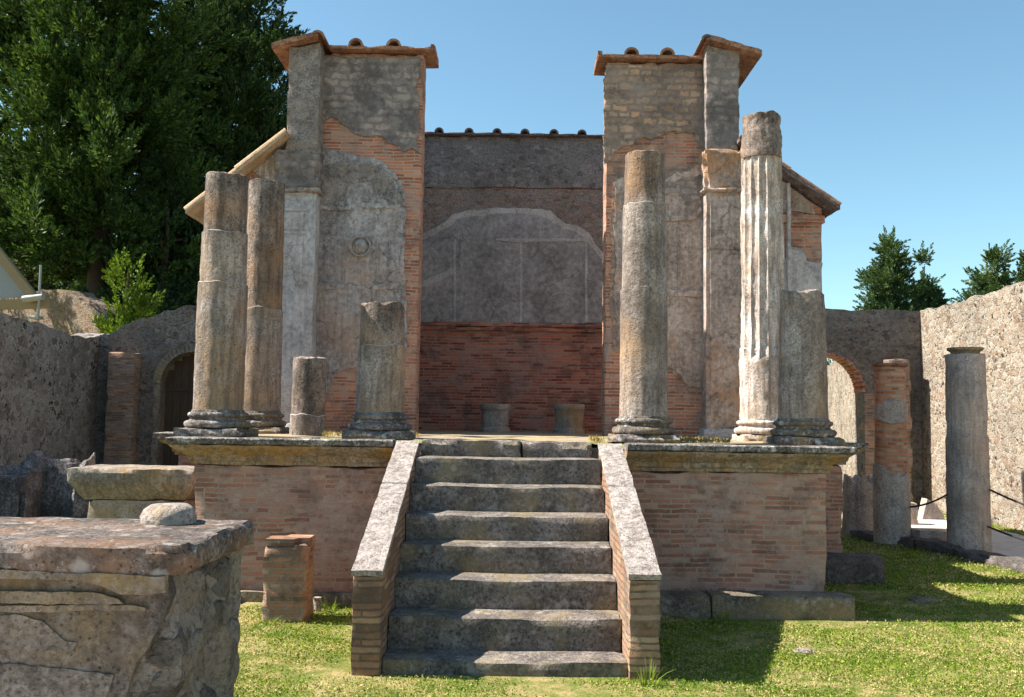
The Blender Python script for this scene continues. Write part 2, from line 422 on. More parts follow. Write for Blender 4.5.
M['tuff_dark'] = stone('dark tuff core', c(0.05,0.042,0.036), c(0.20,0.17,0.145), c(0.38,0.33,0.285), 2.2, 1.0, ochre=c(0.36,0.21,0.11), ochre_amt=0.4, streak=0.6, bump=0.65)
M['seam'] = stone('pale seam mortar', c(0.35,0.32,0.29), c(0.5,0.47,0.43), c(0.62,0.59,0.55), 9, 0.2, bump=0.3)
M['plaster_col'] = stone('portico plaster', c(0.15,0.145,0.14), c(0.35,0.335,0.32), c(0.52,0.50,0.48), 1.9, 0.6, ochre=c(0.42,0.32,0.25), ochre_amt=0.3, streak=0.5, bump=0.5)
M['tuff_base'] = stone('column base stone', c(0.045,0.042,0.04), c(0.145,0.132,0.12), c(0.30,0.28,0.26), 5, 0.7, lichen=c(0.58,0.57,0.55), lich_amt=0.85, ochre=c(0.27,0.19,0.08), ochre_amt=0.35, bump=0.7)
M['white_stucco'] = stone('white column stucco', c(0.20,0.165,0.14), c(0.58,0.54,0.49), c(0.76,0.73,0.68), 2.6, 0.6, ochre=c(0.40,0.29,0.20), ochre_amt=0.15, streak=0.8, bump=0.6)
M['step'] = stone('lichened step stone', c(0.05,0.046,0.042), c(0.155,0.142,0.128), c(0.30,0.28,0.255), 4.6, 0.6, lichen=c(0.48,0.45,0.41), lich_amt=0.45, ochre=c(0.27,0.21,0.12), ochre_amt=0.25, bump=0.7)
M['coping'] = stone('speckled coping', c(0.12,0.10,0.088), c(0.38,0.35,0.32), c(0.53,0.505,0.47), 14, 1.0, lichen=c(0.62,0.60,0.56), lich_amt=0.5, bump=0.7)
M['cornice'] = stone('podium cornice', c(0.11,0.09,0.07), c(0.28,0.235,0.18), c(0.44,0.39,0.32), 3, 0.4, lichen=c(0.46,0.43,0.38), lich_amt=0.4, ochre=c(0.40,0.22,0.07), ochre_amt=0.55, streak=0.6, bump=0.4)
M['cornice_top'] = stone('cornice lip', c(0.05,0.045,0.04), c(0.16,0.15,0.135), c(0.36,0.35,0.33), 6, 0.6, lichen=c(0.64,0.63,0.60), lich_amt=0.9, bump=0.7)
M['floor'] = stone('podium floor', c(0.16,0.13,0.10), c(0.30,0.26,0.21), c(0.42,0.38,0.33), 3, 0.4, ochre=c(0.40,0.30,0.13), ochre_amt=0.7, bump=0.5)
M['plinth'] = stone('plinth stone', c(0.07,0.062,0.052), c(0.17,0.15,0.12), c(0.32,0.29,0.24), 3, 0.5, lichen=c(0.42,0.40,0.36), lich_amt=0.5, ochre=c(0.3,0.22,0.12), ochre_amt=0.5, bump=0.6)
M['altar'] = stone('altar plaster', c(0.05,0.045,0.04), c(0.14,0.128,0.114), c(0.28,0.26,0.235), 2.6, 0.7, lichen=c(0.40,0.375,0.35), lich_amt=0.35, ochre=c(0.24,0.17,0.09), ochre_amt=0.35, streak=0.4, bump=0.8)
M['altar_skin'] = stone('altar plaster skin', c(0.07,0.062,0.054), c(0.195,0.178,0.155), c(0.34,0.315,0.285), 3.2, 0.6, lichen=c(0.44,0.41,0.38), lich_amt=0.35, ochre=c(0.30,0.21,0.10), ochre_amt=0.35, streak=0.4, bump=0.8)
M['altar_top'] = stone('altar top', c(0.04,0.036,0.033), c(0.12,0.105,0.094), c(0.25,0.225,0.205), 4.5, 0.8, lichen=c(0.44,0.42,0.40), lich_amt=0.6, ochre=c(0.25,0.14,0.08), ochre_amt=0.25, bump=0.7)  # darker than the altar sides: shade over the top put into its colour
M['altar_rubble'] = rubble('altar rubble', [c(0.08,0.072,0.064), c(0.22,0.20,0.175), c(0.35,0.315,0.27), c(0.25,0.20,0.15)], c(0.35,0.315,0.28), 6, 1.2, 0.6, 0.35, 0.4, 1.0)
M['pale_stone'] = stone('pale stone', c(0.17,0.155,0.135), c(0.36,0.33,0.29), c(0.52,0.485,0.44), 4, 0.6, ochre=c(0.40,0.27,0.13), ochre_amt=0.2, streak=0.4, bump=0.6)
M['slab_stone'] = stone('slab stone', c(0.11,0.10,0.085), c(0.27,0.245,0.205), c(0.43,0.40,0.35), 3.2, 0.4, lichen=c(0.52,0.49,0.45), lich_amt=0.4, ochre=c(0.38,0.24,0.10), ochre_amt=0.35, streak=0.6, bump=0.6)
M['pier_rubble'] = brick('pier block masonry', [c(0.22,0.17,0.14), c(0.38,0.27,0.20), c(0.52,0.32,0.20), c(0.46,0.35,0.27)], c(0.34,0.28,0.24), bw=0.22, bh=0.10, ms=0.018, grey=(0.36,0.305,0.27), grey_amt=0.7, dark_amt=0.4, wobble=3.0, hbump=0.035)
M['pier_rubble_grey'] = brick('grey pier block masonry', [c(0.17,0.15,0.14), c(0.29,0.255,0.235), c(0.37,0.30,0.26), c(0.31,0.275,0.255)], c(0.29,0.26,0.245), bw=0.25, bh=0.105, ms=0.020, grey=(0.32,0.29,0.275), grey_amt=0.85, dark_amt=0.5, wobble=3.0, hbump=0.035)
M['anta_plaster'] = stone('rough anta plaster', c(0.09,0.085,0.08), c(0.27,0.25,0.235), c(0.46,0.43,0.40), 7, 1.0, ochre=c(0.35,0.28,0.22), ochre_amt=0.25, bump=0.9)
M['stucco_grey'] = stucco('grey relief stucco', c(0.14,0.132,0.128), c(0.32,0.305,0.297), c(0.52,0.50,0.487), c(0.46,0.29,0.19), 0.6, 0.9, 1.9, 0.7, 0.3)
M['stucco_pink'] = stucco('stained relief stucco', c(0.15,0.125,0.11), c(0.35,0.295,0.255), c(0.54,0.47,0.42), c(0.54,0.27,0.12), 0.95, 0.9, 1.9, 0.7, 0.3)
M['stucco_pale'] = stucco('pale wing stucco', c(0.22,0.22,0.225), c(0.42,0.41,0.41), c(0.58,0.57,0.56), c(0.44,0.33,0.25), 0.35, 0.6, 2, 0.5, 0.35)
M['stucco_blue'] = stucco('dark cella stucco', c(0.14,0.14,0.14), c(0.25,0.25,0.255), c(0.38,0.38,0.385), None, 0, 0.9, 1.5, 0.4, 0.12)
M['stucco_strip'] = stucco('niche panel strip', c(0.26,0.26,0.265), c(0.38,0.38,0.385), c(0.5,0.5,0.5), None, 0, 0.3, 3, 0.5, 0.1)
M['stucco_edge'] = stucco('pale stucco edge', c(0.26,0.255,0.25), c(0.42,0.41,0.40), c(0.54,0.53,0.52), None, 0, 0.3, 3, 0.5, 0.1)
M['cella_plaster'] = rubble('dark cella plaster', [c(0.12,0.105,0.1), c(0.26,0.23,0.22), c(0.42,0.375,0.365), c(0.31,0.24,0.215)], c(0.36,0.33,0.315), 9, 1.4, 0.5, 0.6, 0.5, 0.8)
M['cella_rubble'] = rubble('cella rubble', [c(0.17,0.125,0.11), c(0.34,0.245,0.205), c(0.46,0.29,0.225), c(0.40,0.35,0.32)], c(0.41,0.36,0.33), 7, 2.4, 0.55, 0.5, 0.4, 0.8)
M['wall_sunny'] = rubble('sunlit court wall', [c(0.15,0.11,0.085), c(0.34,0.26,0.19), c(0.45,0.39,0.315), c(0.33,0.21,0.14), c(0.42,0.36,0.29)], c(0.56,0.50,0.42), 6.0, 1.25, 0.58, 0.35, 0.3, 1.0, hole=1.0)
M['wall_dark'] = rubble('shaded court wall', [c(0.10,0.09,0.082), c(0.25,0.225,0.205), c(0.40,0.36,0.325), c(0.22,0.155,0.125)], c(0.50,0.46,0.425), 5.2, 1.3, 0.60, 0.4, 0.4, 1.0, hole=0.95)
M['wall_arch'] = rubble('arched court wall', [c(0.08,0.072,0.068), c(0.20,0.175,0.16), c(0.33,0.29,0.26), c(0.27,0.16,0.115)], c(0.33,0.295,0.27), 8, 1.8, 0.5, 0.5, 0.5, 1.0, hole=0.4)
M['ruin_brick'] = rubble('ruin brick', [c(0.14,0.08,0.05), c(0.30,0.19,0.12), c(0.36,0.27,0.19), c(0.24,0.19,0.16)], c(0.34,0.28,0.22), 7, 2.6, 0.66, 0.2, 0.2, 0.9, hole=0.6)
M['terracotta'] = stone('terracotta tile', c(0.09,0.05,0.038), c(0.29,0.15,0.09), c(0.42,0.28,0.18), 7, 0.4, lichen=c(0.42,0.36,0.3), lich_amt=0.55, bump=0.6)
M['terracotta_pale'] = stone('weathered roof tile', c(0.22,0.15,0.09), c(0.42,0.30,0.18), c(0.52,0.40,0.27), 4, 0.3, lichen=c(0.5,0.46,0.4), lich_amt=0.3, bump=0.4)
M['tile_dark'] = stone('dark tile', c(0.05,0.04,0.04), c(0.13,0.105,0.10), c(0.24,0.21,0.20), 6, 0.4, lichen=c(0.36,0.34,0.33), lich_amt=0.4, bump=0.5)
M['marble'] = stone('carved stone', c(0.22,0.2,0.18), c(0.46,0.43,0.395), c(0.62,0.59,0.55), 3, 0.4, streak=0.3, bump=0.4)
M['kerb'] = stone('kerb lava', c(0.05,0.047,0.045), c(0.12,0.11,0.105), c(0.22,0.2,0.185), 4, 0.6, lichen=c(0.3,0.29,0.27), lich_amt=0.4, bump=0.8)
M['dado'] = stone('blue white dado', c(0.05,0.05,0.052), c(0.16,0.16,0.165), c(0.40,0.40,0.41), 3.0, 0.7, streak=0.5, bump=0.9)
def plain(name, col, rough=0.8, var=0.3, sc=12, metallic=0.0):
    t = NT(name); k = t.noise(sc, 4, 0.6)
    m = t.out(t.mix(k, tuple(x*(1-var) for x in col), tuple(min(1, x*(1+var)) for x in col)), t.bump(k, 0.2, 0.01), rough)
    t.b.inputs['Metallic'].default_value = metallic; return m
def wood(name, a, b):
    t = NT(name); g = t.noise(7, 5, 0.6, t.scale((6, 6, 0.5)))
    return t.out(t.mix(g, a, b), t.bump(g, 0.5, 0.015))
M['door_wood'] = wood('old door wood', c(0.035,0.025,0.02), c(0.10,0.07,0.05))
M['timber'] = wood('shelter timber', c(0.20,0.14,0.08), c(0.34,0.26,0.16))
M['sheet'] = plain('shelter sheet', c(0.26,0.28,0.31), 0.5, 0.1)
M['steel'] = plain('scaffold steel', c(0.32,0.31,0.30), 0.55, 0.25, 20, 0.4)
M['rope'] = plain('rope', c(0.03,0.027,0.025), 0.8)
M['bark'] = plain('bark', c(0.10,0.075,0.055), 0.95, 0.5, 20)
M['path'] = stone('gravel walk', c(0.42,0.38,0.32), c(0.56,0.52,0.46), c(0.66,0.62,0.56), 5, 0.2, bump=0.3)
M['iron'] = plain('iron', c(0.03,0.03,0.032), 0.6)

def leafmat(name, cols, dry=None, dry_sc=1.0, trans=0.3, clump=0.9):
    t = NT(name)
    g = t.n('ShaderNodeNewGeometry')
    k = t.add(t.math('MULTIPLY', g.outputs['Random Per Island'], 0.5), t.math('MULTIPLY', t.noise(clump, 3), 0.5))
    col = t.ramp(k, [(0.18+0.64*i/(len(cols)-1), x) for i, x in enumerate(cols)])
    if dry:
        d = t.add(t.math('MULTIPLY', t.noise(dry_sc, 4, 0.65), 0.75), t.math('MULTIPLY', g.outputs['Random Per Island'], 0.25))
        col = t.mix(t.ramp(d, [(0.51, 0.0), (0.64, 0.85)]), col, dry)
    tr = t.n('ShaderNodeBsdfTranslucent'); t.set(tr.inputs[0], t.mix(1.0, col, (1.0, 1.0, 0.5), 'MULTIPLY'))
    mx = t.n('ShaderNodeMixShader'); mx.inputs[0].default_value = trans
    t.out(col, None, 0.65); t.b.inputs['Specular IOR Level'].default_value = 0.25
    t.t.links.new(t.b.outputs[0], mx.inputs[1]); t.t.links.new(tr.outputs[0], mx.inputs[2])
    t.t.links.new(mx.outputs[0], t.t.nodes['Material Output'].inputs['Surface'])
    return t.m
M['cypress'] = leafmat('cypress leaves', [c(0.010,0.022,0.007), c(0.032,0.064,0.016), c(0.07,0.128,0.028), c(0.135,0.20,0.04)], trans=0.26)
M['cypress_b'] = leafmat('dark cypress leaves', [c(0.010,0.023,0.011), c(0.028,0.056,0.022), c(0.054,0.098,0.034), c(0.095,0.15,0.045)], trans=0.24)
M['bright_leaf'] = leafmat('bright shrub leaves', [c(0.05,0.09,0.010), c(0.12,0.19,0.018), c(0.24,0.32,0.032)], trans=0.32)
M['blue_leaf'] = leafmat('olive leaves', [c(0.03,0.06,0.03), c(0.06,0.10,0.05), c(0.10,0.15,0.07)], trans=0.25)
M['conifer'] = leafmat('far conifer needles', [c(0.024,0.055,0.028), c(0.06,0.11,0.045), c(0.11,0.17,0.06), c(0.17,0.22,0.075)], trans=0.2)
M['grass'] = leafmat('lawn', [c(0.06,0.135,0.010), c(0.125,0.22,0.013), c(0.23,0.315,0.024), c(0.36,0.385,0.06)], dry=c(0.56,0.44,0.22), dry_sc=1.6, trans=0.3, clump=3.0)
M['weed'] = leafmat('weed', [c(0.12,0.2,0.02), c(0.25,0.33,0.05)], trans=0.35)
M['straw'] = leafmat('dry stalks', [c(0.30,0.22,0.08), c(0.48,0.38,0.18)], trans=0.2)

# ------------------------------------------------------------------ ground
def ground_mat():
    t = NT('lawn soil')
    n1 = t.noise(1.5, 5, 0.65); n2 = t.noise(40, 4, 0.7); n3 = t.noise(6, 4, 0.6)
    col = t.ramp(t.add(t.math('MULTIPLY', n1, 0.45), t.math('MULTIPLY', n3, 0.3), t.math('MULTIPLY', n2, 0.25)),
                 [(0.36, c(0.07,0.10,0.014)), (0.47, c(0.13,0.15,0.03)), (0.54, c(0.27,0.22,0.09)), (0.66, c(0.38,0.30,0.16))])
    return t.out(col, t.bump(t.add(n2, n3), 0.6, 0.03))
M['ground'] = ground_mat()
def dip(x, y): return -0.05*min(1, max(0, (x-1.1)/0.8))*min(1, max(0, (y-6.4)/1.4))*min(1, max(0, (13-y)/3))*min(1, max(0, (6.2-x)/2))
bm = NB()
gx = [-700, -200, -60, -20, -12]+[i*0.5 for i in range(-23, 24)]+[12, 20, 60, 200, 700]
gy = [-200, -40, -10]+[i*0.5 for i in range(0, 46)]+[26, 40, 100, 300, 1200]
grid = [[bm.verts.new((x, y, (0.03*nz((x, y, 0), 0.6) if (-9 < x < 9 and 2 < y < 20) else 0)+dip(x, y))) for y in gy] for x in gx]
for i in range(len(gx)-1):
    for j in range(len(gy)-1):
        bm.faces.new((grid[i][j], grid[i+1][j], grid[i+1][j+1], grid[i][j+1]))
structure('ground', bm, M['ground'], 60)
bm = NB()
plateZ(bm, resample([(6.75, 3), (8.3, 3), (8.35, 19.8), (6.2, 19.8), (6.3, 15.5), (6.7, 12.0)], 0.4, 0.06, 2), -0.05, 0.035)
structure('path', bm, M['path'])
bm = NB()
plateZ(bm, resample([(-8.8, -16), (8.8, -16), (8.8, 2.9), (3.0, 3.0), (-1.0, 3.2), (-8.8, 3.0)], 0.4, 0.08, 4), -0.05, 0.035)
structure('bounce_gravel', bm, M['path'])  # unseen pale gravel behind the camera, added to bounce sun onto shaded fronts

# ------------------------------------------------------------------ temple podium
ZP = 1.57; YB = 9.35; YC = 9.12
pod = empty('temple_podium', (0, YB, 0), 'broad brick temple platform with a stained stone cornice, flanking the stairs', 'podium')
for s in (-1, 1):
    bm = NB()
    xi, xo = (0.99, 3.09)
    lo, hi = sorted((s*xi, s*xo))
    gbox(bm, lo, hi, YB, 11.5, -0.1, ZP-0.27, 0.09, 0.02, 0.010, 5, 3*s+1)
    bw_ = obj('brick_face', bm, M['brick_podium'], pod)
bm = NB(); gbox(bm, -0.989, 0.989, 9.45, 11.5, -0.1, ZP-0.05, 0.2, 0.01, 0.003)
obj('core', bm, M['brick_podium'], pod)
bm = NB(); gbox(bm, -4.0, 4.0, 11.5, 16.9, -0.1, ZP-0.27, 0.1, 0.025, 0.012, 5, 8.1, maxn=90)
obj('rear_brick_base', bm, M['brick_podium'], pod)
# cornice: a moulded profile swept along the front and round the outer end
def cornice(bm, prof, path, seed):
    """prof: (out, z); path: list of (x, y, nx, ny) with outward mitre normal"""
    rows = []
    for (x, y, nx, ny) in path:
        row = []
        for o, z in prof:
            p = (x+nx*o, y+ny*o, z)
            w = 0.012*nz(p, 6, seed)+0.008*nz(p, 17, seed+4)
            if o > 0.15: w += -0.03*max(0, nz(p, 3.1, seed+2)-0.15)
            row.append(bm.verts.new((p[0]+nx*w, p[1]+ny*w, z+0.008*nz(p, 7, seed+9))))
        rows.append(row)
    for i in range(len(rows)-1):
        for j in range(len(prof)-1):
            bm.faces.new((rows[i][j], rows[i+1][j], rows[i+1][j+1], rows[i][j+1]))
    for r in (rows[0], rows[-1]):
        if len(r) > 2: bm.faces.new(r)
def path_of(pts, step, ends):
    """polyline in plan with outward normals (to the right of travel), mitred"""
    out = []
    n = len(pts)
    nrm = []
    for i in range(n-1):
        dx, dy = pts[i+1][0]-pts[i][0], pts[i+1][1]-pts[i][1]; L = math.hypot(dx, dy)
        nrm.append((dy/L, -dx/L))
    for i in range(n-1):
        a, b = pts[i], pts[i+1]; L = math.hypot(b[0]-a[0], b[1]-a[1]); m = max(1, int(L/step))
        for k in range(m):
            t = k/m; nx, ny = nrm[i]
            if k == 0 and i > 0: nx, ny = nrm[i-1][0]+nrm[i][0], nrm[i-1][1]+nrm[i][1]
            out.append((a[0]+(b[0]-a[0])*t, a[1]+(b[1]-a[1])*t, nx, ny))
    out.append((pts[-1][0], pts[-1][1])+nrm[-1])
    return out
low = [(-0.05, ZP-0.27), (0.025, ZP-0.265), (0.03, ZP-0.235), (0.05, ZP-0.22), (0.055, ZP-0.18), (0.10, ZP-0.145), (0.155, ZP-0.115), (0.185, ZP-0.09), (0.19, ZP-0.072), (-0.05, ZP-0.070)]
lip = [(-0.05, ZP-0.068), (0.205, ZP-0.066), (0.225, ZP-0.055), (0.228, ZP-0.010), (0.215, ZP), (-0.05, ZP+0.001)]
for s in (-1, 1):
    pts = [(-3.09, 11.5), (-3.09, YB), (-1.13, YB)] if s < 0 else [(1.12, YB), (3.09, YB), (3.09, 11.5)]
    p = path_of(pts, 0.06, None)
    bm = NB(); cornice(bm, low, p, 3+s); co = obj('cornice', bm, M['cornice'], pod, 40)
    bm = NB(); cornice(bm, lip, p, 5+s); obj('cornice_lip', bm, M['cornice_top'], co, 40)
for s in (-1, 1):
    pts = [(-4.0, 16.8), (-4.0, 11.5), (-3.34, 11.5)] if s < 0 else [(3.34, 11.5), (4.0, 11.5), (4.0, 16.8)]
    p = path_of(pts, 0.12, None)
    bm = NB(); cornice(bm, low, p, 13+s); co = obj('cornice', bm, M['cornice'], pod, 40)
    bm = NB(); cornice(bm, lip, p, 15+s); obj('cornice_lip', bm, M['cornice_top'], co, 40)
bm = NB()
nx_, ny_ = 60, 50
def floor_patch(x0, x1, y0, y1, z, n, m, seed):
    g = [[bm.verts.new((x0+(x1-x0)*i/n, y0+(y1-y0)*j/m, z+0.012*nz((x0+(x1-x0)*i/n, y0+(y1-y0)*j/m, 0), 3, seed))) for j in range(m+1)] for i in range(n+1)]
    for i in range(n):
        for j in range(m): bm.faces.new((g[i][j], g[i+1][j], g[i+1][j+1], g[i][j+1]))
floor_patch(-3.06, 3.06, 9.40, 11.52, ZP+0.006, 60, 20, 1)
floor_patch(-3.96, 3.96, 11.53, 16.8, ZP+0.010, 60, 40, 2)
obj('floor', bm, M['floor'], pod, 60)
# plinth stones along the foot
for x0, x1, y0, z1, sd_ in ((1.14, 1.905, 9.05, 0.165, 1), (1.908, 3.25, 9.04, 0.17, 2)):
    bm = NB(); gbox(bm, x0, x1, y0, YB+0.01, -0.12, z1, 0.05, 0.018, 0.007, 4, sd_)
    obj('plinth_stone', bm, M['plinth'], pod)
for x0, x1, y0, z1, sd_ in ((-3.2, -2.62, 9.12, 0.14, 5), (-2.6, -1.15, 9.25, 0.10, 6)):
    bm = NB(); gbox(bm, x0, x1, y0, YB+0.01, -0.12, z1, 0.06, 0.03, 0.012, 4, sd_)
    obj('plinth_stone', bm, M['plinth'], pod)
bm = NB(); gbox(bm, 3.10, 4.34, 11.05, 11.49, -0.1, 0.27, 0.07, 0.05, 0.02, 3, 7)
obj('plinth_stone', bm, M['kerb'], pod)

# ------------------------------------------------------------------ staircase
XC = -0.02
st = empty('stone_staircase', (XC, 6.78, 0), 'worn lichened stone stairs between two sloping brick cheek walls', 'staircase')
D1, TR = 6.78, 0.332
ztop = [0.10, 0.333, 0.553, 0.77, 0.98, 1.20, 1.43]
for i, z in enumerate(ztop):
    y0 = D1+i*TR
    zb = -0.15 if i == 0 else ztop[i-1]-0.05
    bm = NB(); gbox(bm, XC-0.860, XC+0.860, y0, 9.3 if i > 5 else y0+TR+0.25, zb, z, 0.05, 0.013, 0.005, 3.4, i*2.3)
    for v in bm.verts:     # the treads are worn hollow at the middle
        if v.co.z > z-0.05: v.co.z -= 0.014*math.exp(-(v.co.x/0.45)**2)*(1 if v.co.y < y0+0.2 else 0.4)
    obj('step', bm, M['step'], st)
for x0, x1, zt, sd_ in ((-0.835, 0.12, 1.583, 3), (0.135, 0.80, 1.572, 4)):
    bm = NB(); gbox(bm, XC+x0, XC+x1, D1+7*TR, 9.6, 1.40, zt, 0.05, 0.035, 0.014, 5, sd_)
    obj('step', bm, M['step'], st)
for s in (-1, 1):
    xi, xo = XC+s*0.862, XC+s*1.068+(0.01 if s > 0 else 0)
    yf, yb, zf, zb = 6.72, 9.14, 0.675, 1.525
    # brick wall, cut in courses so that its edges are ragged
    bm = NB(); n = 48; m = 14
    vs = {}
    lo, hi = min(xi, xo), max(xi, xo)
    def vv(i, j, k):
        if (i, j, k) in vs: return vs[(i, j, k)]
        y = yf+(yb-yf)*i/n; zt = zf+(zb-zf)*i/n; z = -0.12+(zt+0.12)*j/m; x = lo+(hi-lo)*k/4
        p = (x, y, z); d = 0.010
        q = [x+d*nz(p, 7, 1), y+d*nz(p, 7, 5), z]
        if i in (0, n) and k in (0, 4):
            w = 0.014*max(0, 0.3+nz((x, y, round(z/0.066)*1.37), 9, 3)); q[0] += w if k == 0 else -w; q[1] += w if i == 0 else -w
        vs[(i, j, k)] = bm.verts.new(q); return vs[(i, j, k)]
    for i in range(n):
        for j in range(m):
            bm.faces.new((vv(i, j, 0), vv(i, j+1, 0), vv(i+1, j+1, 0), vv(i+1, j, 0)))
            bm.faces.new((vv(i, j, 4), vv(i+1, j, 4), vv(i+1, j+1, 4), vv(i, j+1, 4)))
        for k in range(4): bm.faces.new((vv(i, m, k), vv(i, m, k+1), vv(i+1, m, k+1), vv(i+1, m, k)))
    for j in range(m):
        for k in range(4):
            bm.faces.new((vv(0, j, k), vv(0, j, k+1), vv(0, j+1, k+1), vv(0, j+1, k)))
            bm.faces.new((vv(n, j, k), vv(n, j+1, k), vv(n, j+1, k+1), vv(n, j, k+1)))
    cw = obj('cheek_wall', bm, M['brick_cheek'], st)
    # sloping coping slabs (two lengths)
    for (a, b_, sd_) in ((0.0, 0.60, 1), (0.603, 1.0, 2)):
        bm = NB(); gbox(bm, lo-0.008, hi+0.008, 0, 1, 0, 0.045, 0.05, 0.006, 0.003, 6, s*4+sd_, keep_bottom=False)
        for v in bm.verts:
            u = a+(b_-a)*v.co.y
            y = yf-0.012+(yb+0.02-yf)*u; zt = zf+(zb-zf)*u
            v.co.y = y-(v.co.z)*0.1; v.co.z = zt+0.002+v.co.z
        obj('coping_slab', bm, M['coping'], cw)

# ------------------------------------------------------------------ temple columns
def column_base(t, cx, cy, mat, rr=0.25, plinth=0.34, z=ZP, seed=0.0):
    bm = NB(); gbox(bm, cx-plinth, cx+plinth, cy-plinth, cy+plinth, z-0.01, z+0.085, 0.06, 0.03, 0.008, 6, seed)
    obj('plinth', bm, mat, t)
    bm = NB(); b = z+0.085
    prof = [(rr+0.06, b)]
    for k in range(9):
        a = -math.pi/2+math.pi*k/8; prof.append((rr+0.045+0.036*math.cos(a), b+0.037+0.037*math.sin(a)))
    prof += [(rr+0.026, b+0.080), (rr+0.020, b+0.094), (rr+0.026, b+0.108)]
    for k in range(7):
        a = -math.pi/2+math.pi*k/6; prof.append((rr+0.024+0.028*math.cos(a), b+0.134+0.025*math.sin(a)))
    prof += [(rr+0.014, b+0.163), (rr+0.012, b+0.178), (rr+0.002, b+0.186)]
    f = lambda r, z_, a: r-0.012*max(0, fbm((math.cos(a)*2, math.sin(a)*2, z_*4), 1.6, seed+cx))-0.006*nz((a*3, z_*20, 0), 1, seed)
    lathe(bm, cx, cy, prof, 56, f)
    obj('moulded_base', bm, mat, t, 50)
    return b+0.186
def shaft(cx, cy, z0, z1, r0, r1, joints=(), seed=0.0, broken=0.03, lean=(0, 0), segs=64, dz=0.05, rough=0.006, tilt=(0, 0), flute=0.0):
    bm = NB(); prof = []
    n = max(6, int((z1-z0)/dz)); zs = [z0+(z1-z0)*i/n for i in range(n+1)]
    levels = []
    for z in zs:
        levels.append((z, 0))
    for zj, step in joints: levels += [(zj-0.002, -1), (zj+0.004, -1)]
    levels.sort()
    def rad(z):
        t = (z-z0)/(z1-z0); r = r0+(r1-r0)*(0.35*t+0.65*t*t)
        for zj, stp in joints:
            if z > zj: r -= stp
        return r
    prof = [(rad(z), z) for z, _ in levels]
    ztop_ = z1
    prof += [(rad(z1)-0.02, z1+0.008), (rad(z1)*0.6, z1+0.012)]
    def rf(r, z, a):
        p = (math.cos(a)*r*1.0+cx, math.sin(a)*r+cy, z)
        d = rough*fbm(p, 5, seed)+rough*0.5*nz(p, 22, seed)
        d -= 0.03*max(0, nz(p, 7.0, seed+7)-0.5)
        if flute:
            ph = abs(((a*16/(2*math.pi)) % 1.0)-0.5)*2       # 1 at the fillet, 0 in the channel
            ero = min(1, max(0, 0.95+1.4*nz(p, 2.2, seed+3)))
            if z > z0+0.75: d -= flute*(1-ph**3)*(1 if math.cos(a-2.6) > -2 else 0.4)*ero
            d -= 0.05*max(0, nz((p[0]*3, p[1]*3, z*0.7), 1.5, seed+5)-0.1)
        return r+d
    def zf_(r, z, a):
        if z >= ztop_-0.06:
            return z+broken*fbm((math.cos(a)*r*3, math.sin(a)*r*3, 0), 2.0, seed)+(tilt[0]*math.cos(a)+tilt[1]*math.sin(a))*r
        for zj, stp in joints:
            if abs(z-zj) < 0.035:
                return z+0.030*nz((math.cos(a)*1.3, math.sin(a)*1.3, zj), 1.5, seed+zj)*(1-abs(z-zj)/0.05)
        return z
    lathe(bm, cx, cy, prof, segs, rf, zf_)
    for v in bm.verts:
        k = v.co.z-z0; v.co.x += lean[0]*k; v.co.y += lean[1]*k
    return bm
CG = 'broken columns standing on the temple platform'
Yc, Y2 = 9.78, 11.4
def zones(o, zj, zroot, seams=True):
    """the bare dark core shows above the first joint, the plaster coat below it, a pale seam at every joint"""
    me = o.data; me.materials.append(M['tuff_dark']); me.materials.append(M['seam'])
    if not zj: return
    top_ = max(zj)
    for p in me.polygons:
        z = p.center.z+zroot
        if abs(p.normal.z) < 0.95 and z > top_: p.material_index = 1
        if seams and min(abs(z-j) for j in zj) < 0.032 and p.normal.z > 0.35: p.material_index = 2
def temple_column(cx, cy, ytop_px, px, r0, r1, joints, label, base=True, mat='tuff', seed=0.0, zone_px=(), **kw):
    t = empty('broken_column', (cx, cy, ZP), label, 'column', CG)
    z0 = column_base(t, cx, cy, M['tuff_base'], r0, seed=seed) if base else ZP
    z1 = Z(ytop_px, cy, px)
    js = [(Z(j, cy, px), 0.014) for j in joints]
    o = obj('shaft', shaft(cx, cy, z0-0.01, z1, r0, r1+0.014*len(js), js, seed, **kw), M[mat], t, 45)
    zones(o, [Z(j, cy, px) for j in zone_px], ZP)
    return t, z0, z1
temple_column(X(218, Yc), Yc, 177, 227, 0.252, 0.212, (285, 234), 'tall rust-stained column at the left front corner of the platform', seed=1.1, zone_px=(285, 234))
temple_column(X(259, Y2), Y2, 183, 265, 0.245, 0.212, (310,), 'tall grey column close behind the left corner column, its right neighbour', seed=2.2, zone_px=(310,))
temple_column(X(380, Yc), Yc, 306, 380, 0.245, 0.225, (347,), 'dark-topped broken column stump just left of the stair head', seed=3.3, broken=0.05, zone_px=(347,))
temple_column(X(643.5, Yc), Yc, 156, 642, 0.246, 0.206, (290, 206), 'tall pitted column just right of the stair head', seed=4.4, zone_px=(206, 290))
temple_column(X(803, Yc), Yc, 294, 803, 0.248, 0.222, (), 'broken grey stump with rounded top at the right front corner', seed=5.5, broken=0.05)
